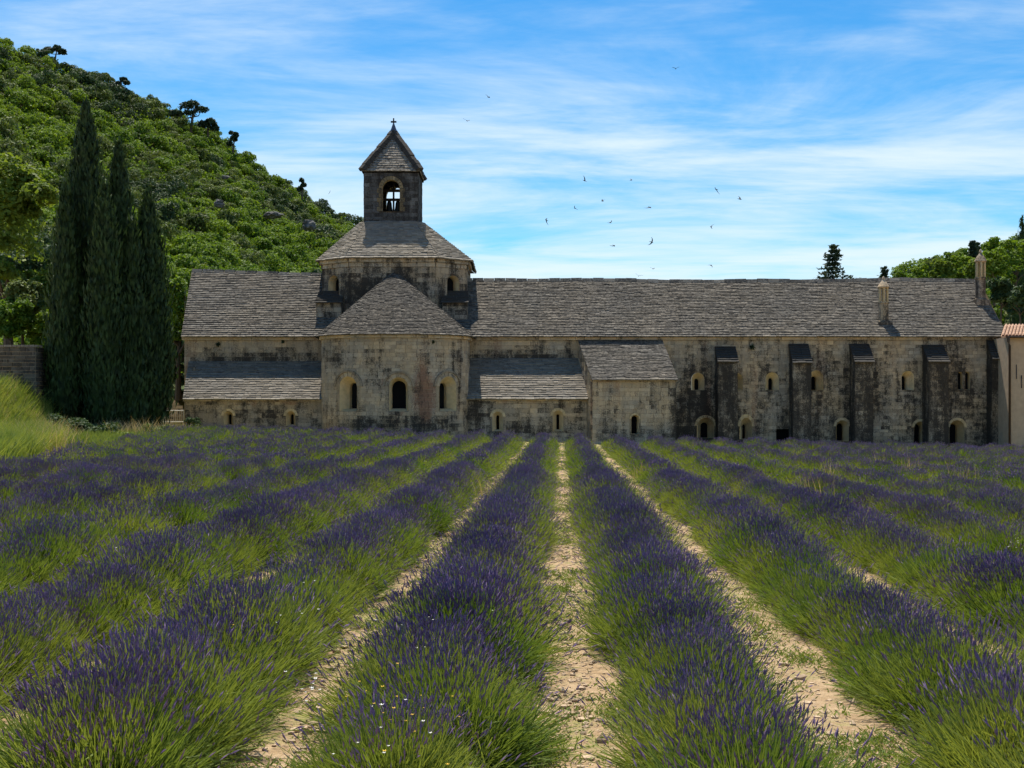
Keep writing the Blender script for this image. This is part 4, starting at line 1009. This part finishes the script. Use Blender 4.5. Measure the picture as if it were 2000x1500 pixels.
for _ in range(400):
    px = random.uniform(1760, 2060); t = random.uniform(.1, 1.0); p = hill_right(px, t); py = HZ - (p.z - CH) * F / p.y
    if py > 640: continue
    if all((p - q).length > 3.3 for q in fill): fill.append(p)
instancer('slope_wood', [p - Vector((0, 0, .8)) for p in fill], [random.uniform(0, 6) for _ in fill], [(s_, s_, s_) for s_ in (random.uniform(1.6, 2.4) for _ in fill)], [random.choice((0, 1, 2, 6, 0, 1, 3, 5)) for _ in fill], [h[0] for h in HT], 'green wood on the slope beyond the far chimney', 'wood')

def conifer(px, py_top, py_base, wpx, Y, seed, lab, dense=1.0):
    k = Y / F; H = (py_base - py_top) * k; W = wpx * k / 2; r = np.random.default_rng(seed); rr = random.Random(seed)
    e = tag(empty('conifer', P(px, py_base, Y)), lab, 'conifer'); q = MB().tube([(0, 0, -.3), (0, 0, H * .97)], [H * .018, .02], 6)
    Cs, Us, Ws = [], [], []
    z = H * .06
    while z < H * .98:
        f = 1 - z / H; l = W * (f ** .95) * rr.uniform(.7, 1.15) + .12; nb = 7
        for i in range(nb):
            a = rr.uniform(0, 6.28); li = l * rr.uniform(.45, 1.15); tip = np.array([li * math.cos(a), li * math.sin(a), -li * .12 + .1])
            q.tube([(0, 0, z), tuple(np.array([0, 0, z]) + tip)], [.03, .01], 4, False)
            m_ = int(22 * dense); s = r.random(m_) ** .7
            c = np.array([0, 0, z]) + tip * s[:, None] + r.normal(size=(m_, 3)) * np.array([.10, .10, .07]) * (1 + li * .15)
            u = unit(tip + r.normal(size=(m_, 3)) * li * .5); w_ = unit(np.cross(u, r.normal(size=(m_, 3))))
            Cs.append(c); Us.append(u * .18); Ws.append(w_ * .07)
        z += H * .05
    obj('trunk', mesh('trunk', q.V, q.F, M['bark']), e)
    obj('crown', mesh('crown', *quad_cloud(np.concatenate(Cs), np.concatenate(Us), np.concatenate(Ws)), M['pine']), e)
conifer(1627, 477, 640, 175, 104, 5, 'dark pointed fir rising behind the long roof')
conifer(1727, 521, 640, 60, 104, 6, 'thin feathery conifer right behind the nearer chimney', .5)
conifer(1900, 470, 560, 60, 150, 8, 'bluish pine on the skyline behind the far chimney')
cypress(1996, 412, 56, 140, 9, 'dark cypress on the slope cut by the frame edge', n=6000)

# ------------------------------------------------------------------ lavender field
TAN = 94.0 / F
def lav_np(seed, n, flower, H=.64, W=.86, thick=1.0, crest=.27, floor=.15):
    """stalks fanning from the crown of the plant; flower spikes on a share of them"""
    r = np.random.default_rng(seed)
    th = np.arccos(1 - r.random(n) * (1 - math.cos(R(80)))); az = r.uniform(0, 6.283, n)
    nb = 9; tz = r.uniform(0, 6.283, nb)                    # tufts, so that the dome is uneven
    d = np.stack([np.sin(th) * np.cos(az), np.sin(th) * np.sin(az), np.cos(th)], 1)
    rad = 1 / np.sqrt((np.cos(th) / H) ** 2 + (np.sin(th) / W) ** 2)
    lump = 1 + .10 * np.sin(3 * az + tz[0]) * np.sin(2.3 * th + tz[1]) + .08 * np.sin(7 * az + tz[2] + 4 * th)
    lat = np.abs(rad * lump * np.sin(th) * np.cos(az)); isf = r.random(n) < np.clip(flower * 1.12, 0, .97) * np.clip(1.75 - lat / crest, floor, 1) * np.clip(2.4 - th / .62, .35, 1)
    ln = rad * lump * np.where(isf, r.uniform(.93, 1.09, n), r.uniform(.60, .94, n))
    tip = np.stack([r.normal(0, .04, n), r.normal(0, .04, n), np.zeros(n)], 1) + d * ln[:, None]; tip[:, 2] = np.maximum(tip[:, 2], .06)
    sag_ = np.sin(th)[:, None] * np.array([0, 0, .07])
    dn = unit(d + np.array([0, 0, .48]) + r.normal(size=(n, 3)) * .14); base = tip - dn * (ln * .62)[:, None]; base[:, 2] = np.maximum(base[:, 2], .02); mid = (tip + base) * .5 + sag_ * .25
    tip += r.normal(size=(n, 3)) * .02
    sd = unit(np.cross(d, r.normal(size=(n, 3)))) * (.0026 * thick) * r.uniform(.7, 1.4, (n, 1))
    V = np.stack([base - sd, base + sd, mid - sd, mid + sd, tip - sd * .7, tip + sd * .7], 1).reshape(-1, 3)
    k = np.arange(n)[:, None] * 6
    Fq = np.concatenate([k + np.array([0, 1, 3, 2]), k + np.array([2, 3, 5, 4])])
    # leafy lower growth
    m = int(n * .35); az2 = r.uniform(0, 6.283, m); th2 = np.arccos(1 - r.random(m) * .95)
    d2 = np.stack([np.sin(th2) * np.cos(az2), np.sin(th2) * np.sin(az2), np.cos(th2)], 1); rd2 = 1 / np.sqrt((np.cos(th2) / H) ** 2 + (np.sin(th2) / W) ** 2)
    c2 = d2 * (rd2 * r.uniform(.35, .80, m))[:, None]; u2 = unit(d2 + r.normal(size=(m, 3)) * .3); w2 = unit(np.cross(u2, r.normal(size=(m, 3))))
    V2, F2 = quad_cloud(c2, u2 * .075 * r.uniform(.6, 1.3, (m, 1)), w2 * .0055 * thick)
    S = (np.concatenate([V, V2]), list(map(tuple, Fq)) + list(map(tuple, F2 + len(V))))
    # flower spikes
    f = np.where(isf)[0]; tp_, df = tip[f], unit(tip[f] - mid[f] + np.array([0, 0, .05]) + r.normal(size=(len(f), 3)) * .04); q = len(f)
    ll = r.uniform(.040, .080, (q, 1)); wd = r.uniform(.0042, .0070, (q, 1)) * thick
    a1 = unit(np.cross(df, r.normal(size=(q, 3)))); a2 = np.cross(df, a1); md = tp_ + df * ll * .40
    FV = np.stack([tp_ - df * .012] + [md + (a1 * math.cos(x) + a2 * math.sin(x)) * wd for x in (0, 2.094, 4.189)] + [tp_ + df * ll], 1).reshape(-1, 3)
    k = np.arange(q)[:, None] * 5
    FF = np.concatenate([k + np.array(t) for t in ((0, 2, 1), (0, 3, 2), (0, 1, 3), (4, 1, 2), (4, 2, 3), (4, 3, 1))])
    return S, (FV, list(map(tuple, FF)))
LV = []
for i, (n, fl) in enumerate(((4300, .90), (4300, .84), (4300, .92), (4000, .70), (4000, .54), (3800, .30), (3800, .12), (4300, .80))):
    S, Fl = lav_np(200 + i, n, fl)
    LV.append((mesh('stems', *S, M['lav_stem']), mesh('flower_spikes', *Fl, M['lav_flower']), fl))
LF = []
for i, fl in enumerate((.85, .80, .72, .60, .32, .14)):
    S, Fl = lav_np(300 + i, 1500, fl, thick=1.8, crest=.16, floor=.05)
    V = np.concatenate([S[0], Fl[0]]); Fc = list(S[1]) + [tuple(x + len(S[0]) for x in f) for f in Fl[1]]
    LF.append((mesh('lavender_far', V, Fc, [M['lav_stem'], M['lav_flower']], None, False, [0] * len(S[1]) + [1] * len(Fl[1])), fl))
ROWS = []                                              # (name of the row, plan offset)
for k in range(11): ROWS.append((k, -0.89 - 1.84 * k))
for k in range(14): ROWS.append((100 + k, 1.05 + 2.02 * k))
ORD = ['first', 'second', 'third', 'fourth', 'fifth', 'sixth', 'seventh', 'eighth', 'ninth', 'tenth', 'eleventh', 'twelfth', 'thirteenth', 'fourteenth']
bush = []
for (rid, x0) in ROWS:
    y = 6.0 + random.uniform(0, .5)
    while y < 69.0 + (3.0 if x0 > 6 else 0):
        x = x0 + TAN * y + random.gauss(0, .05)
        vis = abs(x) / y < .417 + 1.1 / y
        edge = x < -13.0 - max(0, y - 30) * .135            # the field narrows towards the grassy bank
        if vis and not edge and y > 6.5:
            # foot of the plant must be able to show in the frame
            if Z_(1500, y) < gz(x, y) + 1.0:
                nz = mnoise.noise(Vector((x * .35 + rid * 3.7, y * .16, .5))) * .8 + random.gauss(0, .16) + (.12 if rid < 100 else -.02)
                fl = max(.1, min(.92, .60 + nz * .85))
                if 7 <= rid <= 10: fl = min(fl, .45 if rid == 7 else .22)
                hs = random.uniform(.86, 1.14) * (1 + .15 * mnoise.noise(Vector((x * .3, y * .3, 7))))
                if rid == 0 and y < 9.3 or rid == 100 and y < 8.6: fl = .30
                if (rid, int(y)) in ((101, 13), (101, 14), (102, 15), (102, 16), (103, 17), (103, 16), (1, 12), (2, 15), (104, 22)): fl = .12
                gap_ = random.random() < (.012 if rid < 102 else .05)
                if not gap_: bush.append((rid, Vector((x, y, gz(x, y) - .02)), fl, hs))
        y += random.uniform(.74, .98)
bush.sort(key=lambda b: b[1].length)
def pick(table, fl, ki):
    c = sorted(range(len(table)), key=lambda i: abs(table[i][ki] - fl) + random.uniform(0, .10)); return c[0]
print('bushes', len(bush))
for (rid, p, fl, hs) in bush[:300]:
    st, fw, _ = LV[pick(LV, fl, 2)]
    look = 'densely purple' if fl > .66 else ('half-purple' if fl > .38 else 'mostly green')
    far_ = 'at the near end' if p.y < 9.5 else 'close to the near end' if p.y < 12 else 'a short way back' if p.y < 15 else 'further back' if p.y < 19 else 'midway back'
    side = 'left' if rid < 100 else 'right'; o_ = ORD[rid % 100]
    e = tag(empty('lavender_bush', p, random.choice((0, math.pi)) + random.uniform(-.3, .3), (hs * random.uniform(.95, 1.1), hs * random.uniform(.95, 1.1), hs)),
            '%s lavender bush %s, %s row %s of the central path' % (look, far_, o_, side), 'lavender', '%s lavender bushes %s, %s row %s of the path' % (look, far_, o_, side))
    obj('stems', st, e)['kind'] = 'stuff'; obj('flower_spikes', fw, e)['kind'] = 'stuff'
rest = bush[300:]
instancer('lavender_field', [p for _, p, _, _ in rest], [random.choice((0, math.pi)) + random.uniform(-.3, .3) for _ in rest], [(h * 1.05, h * 1.05, h) for *_, h in rest], [pick(LF, fl, 1) for _, _, fl, _ in rest], [m_ for m_, _ in LF], 'rows of purple lavender farther back towards the abbey', 'lavender')

# ------------------------------------------------------------------ stones and weeds between the rows
def gap_point(ymax, half=.34):
    g = random.choice([0, 0, 0, -1, -1, 1, 1, 2, -2, 3]); y = 6.5 + (ymax - 6.5) * random.random() ** 1.7
    x0 = 1.02 * 0 + (g * 1.82 if g <= 0 else g * 2.02 + .04); x = x0 + TAN * y + random.gauss(0, half * .6)
    return x, y
pv, pf = [], []
ico = bmesh.new(); bmesh.ops.create_icosphere(ico, subdivisions=1, radius=1); ico.verts.index_update()
iv = np.array([v.co[:] for v in ico.verts]); if_ = [tuple(v.index for v in f.verts) for f in ico.faces]; ico.free()
big = []
for k in range(17000):
    x, y = gap_point(36, .42); s = min(.055, .009 * math.exp(random.gauss(.15, .65)))
    v = iv * (1 + rng.normal(size=(len(iv), 1)) * .22) * np.array([s, s * random.uniform(.6, 1), s * random.uniform(.4, .8)]) + np.array([x, y, gz(x, y) + s * .15])
    k0 = len(pv); pv += list(map(tuple, v)); pf += [tuple(i + k0 for i in f) for f in if_]
tag(wobj('gravel', pv, pf, M['pebble']), 'loose pale stones on the soil between the rows', 'gravel', None, 'stuff')
wv, wf, wm = [], [], []
for k in range(5000):
    x, y = gap_point(62, .5)
    if mnoise.noise(Vector((x * .9, y * .45, 2))) < .0 and random.random() < .85: continue
    n = random.randint(20, 60); sz = random.uniform(.04, .12)
    c = np.array([x, y, gz(x, y) + .02]) + rng.normal(size=(n, 3)) * np.array([sz, sz, .018])
    az = rng.uniform(0, 6.28, n); u = np.stack([np.cos(az), np.sin(az), rng.uniform(.2, 1.3, n)], 1) * rng.uniform(.010, .028, (n, 1)); w_ = unit(np.cross(u, rng.normal(size=(n, 3)))) * rng.uniform(.003, .008, (n, 1))
    a, b = quad_cloud(c + u, u, w_); k0 = len(wv); wv += list(map(tuple, a)); wf += [tuple(i + k0 for i in f) for f in b]
tag(wobj('weeds', wv, wf, M['weed']), 'small green weeds on the soil between the rows', 'weeds', None, 'stuff')
# wildflowers and dry stalks standing in the rows
fv, ff, fm = [], [], []
def blossom(x, y, z, s, mi):
    n = 5; az = rng.uniform(0, 6.28) + np.arange(n) * 6.283 / n
    u = np.stack([np.cos(az), np.sin(az), np.full(n, .5)], 1) * s; w_ = np.stack([-np.sin(az), np.cos(az), np.zeros(n)], 1) * s * .5
    a, b = quad_cloud(np.array([x, y, z]) + u, u, w_); k0 = len(fv); fv.extend(map(tuple, a)); ff.extend(tuple(i + k0 for i in f) for f in b); fm.extend([mi] * n)
for (px, py, n, sp_, mi) in ((860, 1260, 9, 110, 0), (800, 1420, 22, 130, 1), (760, 1450, 10, 130, 0), (1095, 1030, 22, 26, 0), (600, 1360, 12, 30, 0), (240, 1080, 10, 60, 0), (1500, 1050, 10, 60, 0), (1980, 1040, 10, 20, 0), (800, 900, 30, 60, 0), (560, 1180, 12, 60, 0), (1700, 900, 22, 90, 0), (470, 1240, 5, 20, 1)):
    for i in range(n):
        qx, qy = px + random.gauss(0, sp_ * .6), min(1490, py + random.gauss(0, sp_ * .4)); h_ = .55 if mi == 0 else .5
        if (px, py) == (1095, 1030): h_ = .06
        Y = F * (CH - h_) / (qy - HZ); x = X_(qx, Y); blossom(x, Y, gz(x, Y) + h_ + random.uniform(-.05, .15), random.uniform(.004, .008), mi)
tag(obj('wildflowers', mesh('wildflowers', fv, ff, [M['petal_white'], M['petal_yellow']], None, False, fm)), 'scattered tiny white and yellow flowers among the lavender', 'wildflowers', None, 'stuff')
dv, df_ = [], []
def blades(c, n, h, spread, w, lean=.35, zfn=gz):
    x = c[0] + rng.normal(0, spread, n); y = c[1] + rng.normal(0, spread, n); z = np.array([zfn(a, b) for a, b in zip(x, y)])
    hh = h * rng.uniform(.6, 1.25, n); az = rng.uniform(0, 6.28, n); ln = rng.uniform(.05, lean, n) * hh
    b0 = np.stack([x, y, z - .03], 1); tp = b0 + np.stack([ln * np.cos(az), ln * np.sin(az), hh], 1); md = b0 * .5 + tp * .5 + np.stack([-ln * .2 * np.cos(az), -ln * .2 * np.sin(az), hh * .06], 1)
    sd = np.stack([np.sin(az + 1), np.cos(az + 1), np.zeros(n)], 1) * w
    V = np.stack([b0 - sd, b0 + sd, md + sd * .8, md - sd * .8, tp], 1).reshape(-1, 3); k = np.arange(n) * 5
    return V, [f for i in k for f in ((i, i + 1, i + 2, i + 3), (i + 3, i + 2, i + 4))]
for (px, py, n) in ((960, 945, 30), (1730, 880, 60), (1770, 890, 50), (1560, 870, 40), (150, 915, 50), (120, 912, 30), (1250, 905, 30), (1620, 905, 40), (1880, 905, 40), (1720, 1010, 20), (1590, 940, 30), (990, 850, 40)):
    Y = F * (CH - .5) / (py - HZ); x = X_(px, Y); a, b = blades((x, Y), n, .85, .22, .006, .5)
    k0 = len(dv); dv += list(map(tuple, a)); df_ += [tuple(i + k0 for i in f) for f in b]
for k in range(60):                                      # straw along the cypresses' feet and by the church corner
    px = random.uniform(130, 420); Y = random.uniform(60, 72); x = X_(px, Y)
    if x > -17: continue
    a, b = blades((x, Y), 60, random.uniform(.3, .9) * (1.2 if px < 350 else .35), .5, .014, .5)
    k0 = len(dv); dv += list(map(tuple, a)); df_ += [tuple(i + k0 for i in f) for f in b]
for k in range(50):                                     # seed heads over the bank
    y = random.uniform(44, 65); x = random.uniform(X_(-20, y), X_(135, y))
    a, b = blades((x, y), 26, random.uniform(.8, 1.2), .4, .010, .6); k0 = len(dv); dv += list(map(tuple, a)); df_ += [tuple(i + k0 for i in f) for f in b]
tag(wobj('dry_grass', dv, df_, M['straw']), 'dry straw-coloured grass stalks scattered at the field edges', 'grass', None, 'stuff')

# ------------------------------------------------------------------ grassy bank
bv, bf = [], []
for k in range(1300):
    y = random.uniform(33, 66); x = random.uniform(X_(-30, y), X_(100 if y > 45 else 45, y))
    if x > -14.2 - max(0, y - 30) * .135 + 0: continue
    n = 40; a, b = blades((x, y), n, random.uniform(.35, 1.0), .30, .018, .8)
    k0 = len(bv); bv += list(map(tuple, a)); bf += [tuple(i + k0 for i in f) for f in b]
tag(wobj('grass', bv, bf, M['grass']), 'tall sunlit yellow-green grass on the bank below the stone wall', 'grass', None, 'stuff')
bv, bf = [], []
for k in range(1300):                                     # rough growth at the foot of the cypresses and along the field edge
    px = random.uniform(40, 440); y = random.uniform(48, 74); x = X_(px, y)
    if x > -12.5 - max(0, y - 30) * .135: continue
    n = 36; a, b = blades((x, y), n, random.uniform(.25, .6), .45, .016, .6)
    k0 = len(bv); bv += list(map(tuple, a)); bf += [tuple(i + k0 for i in f) for f in b]
tag(wobj('undergrowth', bv, bf, M['weed']), 'rough green growth along the feet of the cypresses', 'undergrowth', None, 'stuff')
leafy(236, 872, 58, 56, 28, 71, 'weed', 'low yellow flowering shrub in front of the cypresses', 1600, .06, 'shrub', 'flowering_shrub')
leafy(128, 852, 60, 100, 34, 72, 'evergreen', 'dark low shrub between the grassy bank and the cypresses', 2600, .08, 'shrub', 'shrub')
leafy(190, 864, 61, 150, 26, 73, 'evergreen', 'dark spreading shrub under the middle of the cypress clump', 2600, .08, 'shrub', 'shrub')
leafy(300, 860, 62, 80, 26, 74, 'olive', 'pale grey-green shrub at the church end of the cypresses', 1800, .07, 'shrub', 'shrub')
leafy(375, 838, 75.5, 34, 22, 75, 'evergreen', 'dark bush against the corner of the church chapel', 1200, .07, 'shrub', 'shrub')

# ------------------------------------------------------------------ swifts
def swift_mesh(bend, sweep):
    V, Fc = [], []
    prof = [(-.085, .006), (-.05, .016), (0, .021), (.04, .017), (.07, .010), (.085, .003)]
    for (y, r_) in prof:
        for k in range(6): V.append((r_ * math.cos(k * 1.047), y, r_ * .85 * math.sin(k * 1.047)))
    for i in range(5):
        for k in range(6): Fc.append((i * 6 + k, i * 6 + (k + 1) % 6, (i + 1) * 6 + (k + 1) % 6, (i + 1) * 6 + k))
    Fc += [tuple(range(5, -1, -1)), tuple(range(30, 36))]
    for s in (-1, 1):                                     # sickle wings with thickness
        b = len(V); ws = [(0, .03, -.03, 0), (.06, .045, -.02, bend * .3), (.12, .03, -.025, bend * .6), (.17, -.01, -.05, bend * .9), (.21, -.07, -.085, bend)]
        for (x, y0, y1, z) in ws:
            V += [(s * x, y0 - sweep * x, z + .004), (s * x, y1 - sweep * x, z + .002), (s * x, (y0 + y1) / 2 - sweep * x, z - .004)]
        for i in range(4):
            for k in range(3): Fc.append((b + i * 3 + k, b + i * 3 + (k + 1) % 3, b + (i + 1) * 3 + (k + 1) % 3, b + (i + 1) * 3 + k))
    b = len(V); V += [(-.008, -.08, 0), (.008, -.08, 0), (.03, -.135, .002), (0, -.11, 0), (-.03, -.135, .002), (0, -.08, .006)]
    Fc += [(b, b + 1, b + 2, b + 3), (b, b + 3, b + 4), (b, b + 5, b + 1)]
    return mesh('swift', V, Fc, M['bird'])
SW = [swift_mesh(.06, .1), swift_mesh(-.05, .3), swift_mesh(.1, .0)]
for (px, py, s, lab) in ((912, 236, 1.0, 'small dark swift nearest to the cross on the bell tower'), (954, 190, .9, 'small dark swift high above and right of the bell tower cross'), (1320, 134, .8, 'topmost swift, alone high in the middle of the sky'),
    (1142, 353, 1.1, 'swift with wings upright, level with the belfry arch, nearest the tower of that pair'), (1233, 352, .8, 'faint swift in the dark blue streak level with the belfry arch'), (1399, 370, 1.1, 'swift on its side above the long roof, second from the frame edge'),
    (1445, 389, 1.1, 'rightmost swift, banked upright over the long roof'), (1177, 393, .8, 'tiny swift just below the blue streak, midway in the flock'), (1123, 407, .8, 'tiny swift left of centre in the flock, below the upright one'), (1269, 405, 1.0, 'slanting swift in the middle of the flock'),
    (1067, 430, 1.0, 'banked swift at the tower side of the lower flock'), (1192, 435, .7, 'very small swift in the middle of the lower flock'), (1389, 442, .8, 'small swift at the frame-edge side of the lower flock'), (1273, 473, 1.1, 'long-winged upright swift above the middle of the long roof'),
    (1199, 480, .8, 'flat flying swift low over the long roof'), (1389, 518, .7, 'small swift lowest on the frame-edge side, close over the long roof'), (1275, 525, .7, 'tiny swift close above the ridge in the middle of the long roof'), (1247, 539, .9, 'lowest swift, almost touching the ridge of the long roof'), (644, 376, .5, 'tiny swift between the hillside and the bell tower')):
    Y = random.uniform(66, 78); o = obj('flying_swift', random.choice(SW)); o.location = P(px, py, Y); s *= 1.2
    o.rotation_euler = (random.uniform(-.6, .6), random.uniform(-1.1, 1.1), random.uniform(0, 6.28)); o.scale = (s, s, s)
    tag(o, lab, 'swift', 'swifts over the abbey')

# ------------------------------------------------------------------ plants rooted in the masonry
for (px, py, r_, lab) in ((1468, 678, 8, 'dark star-shaped plant growing from the long wing wall below the eaves'), (426, 673, 6, 'dark tuft growing from the transept wall near its outer end'), (553, 667, 5, 'small dark tuft under the transept eaves near the apse'), (846, 668, 5, 'small dark tuft under the apse eaves')):
    Y = 79.9 if px != 846 else 74.6
    n = 60; c = np.zeros((n, 3)); d = unit(rng.normal(size=(n, 3)) * np.array([1, .6, 1])); d[:, 1] = -abs(d[:, 1]); l = r_ * Y / F * rng.uniform(.5, 1.1, (n, 1)); w_ = unit(np.cross(d, rng.normal(size=(n, 3)))) * .03
    o = tag(obj('wall_plant', mesh('wall_plant', *quad_cloud(d * l * .5, d * l * .5, w_), M['pine'])), lab, 'plant', 'plants growing on the walls'); o.location = P(px, py, Y)
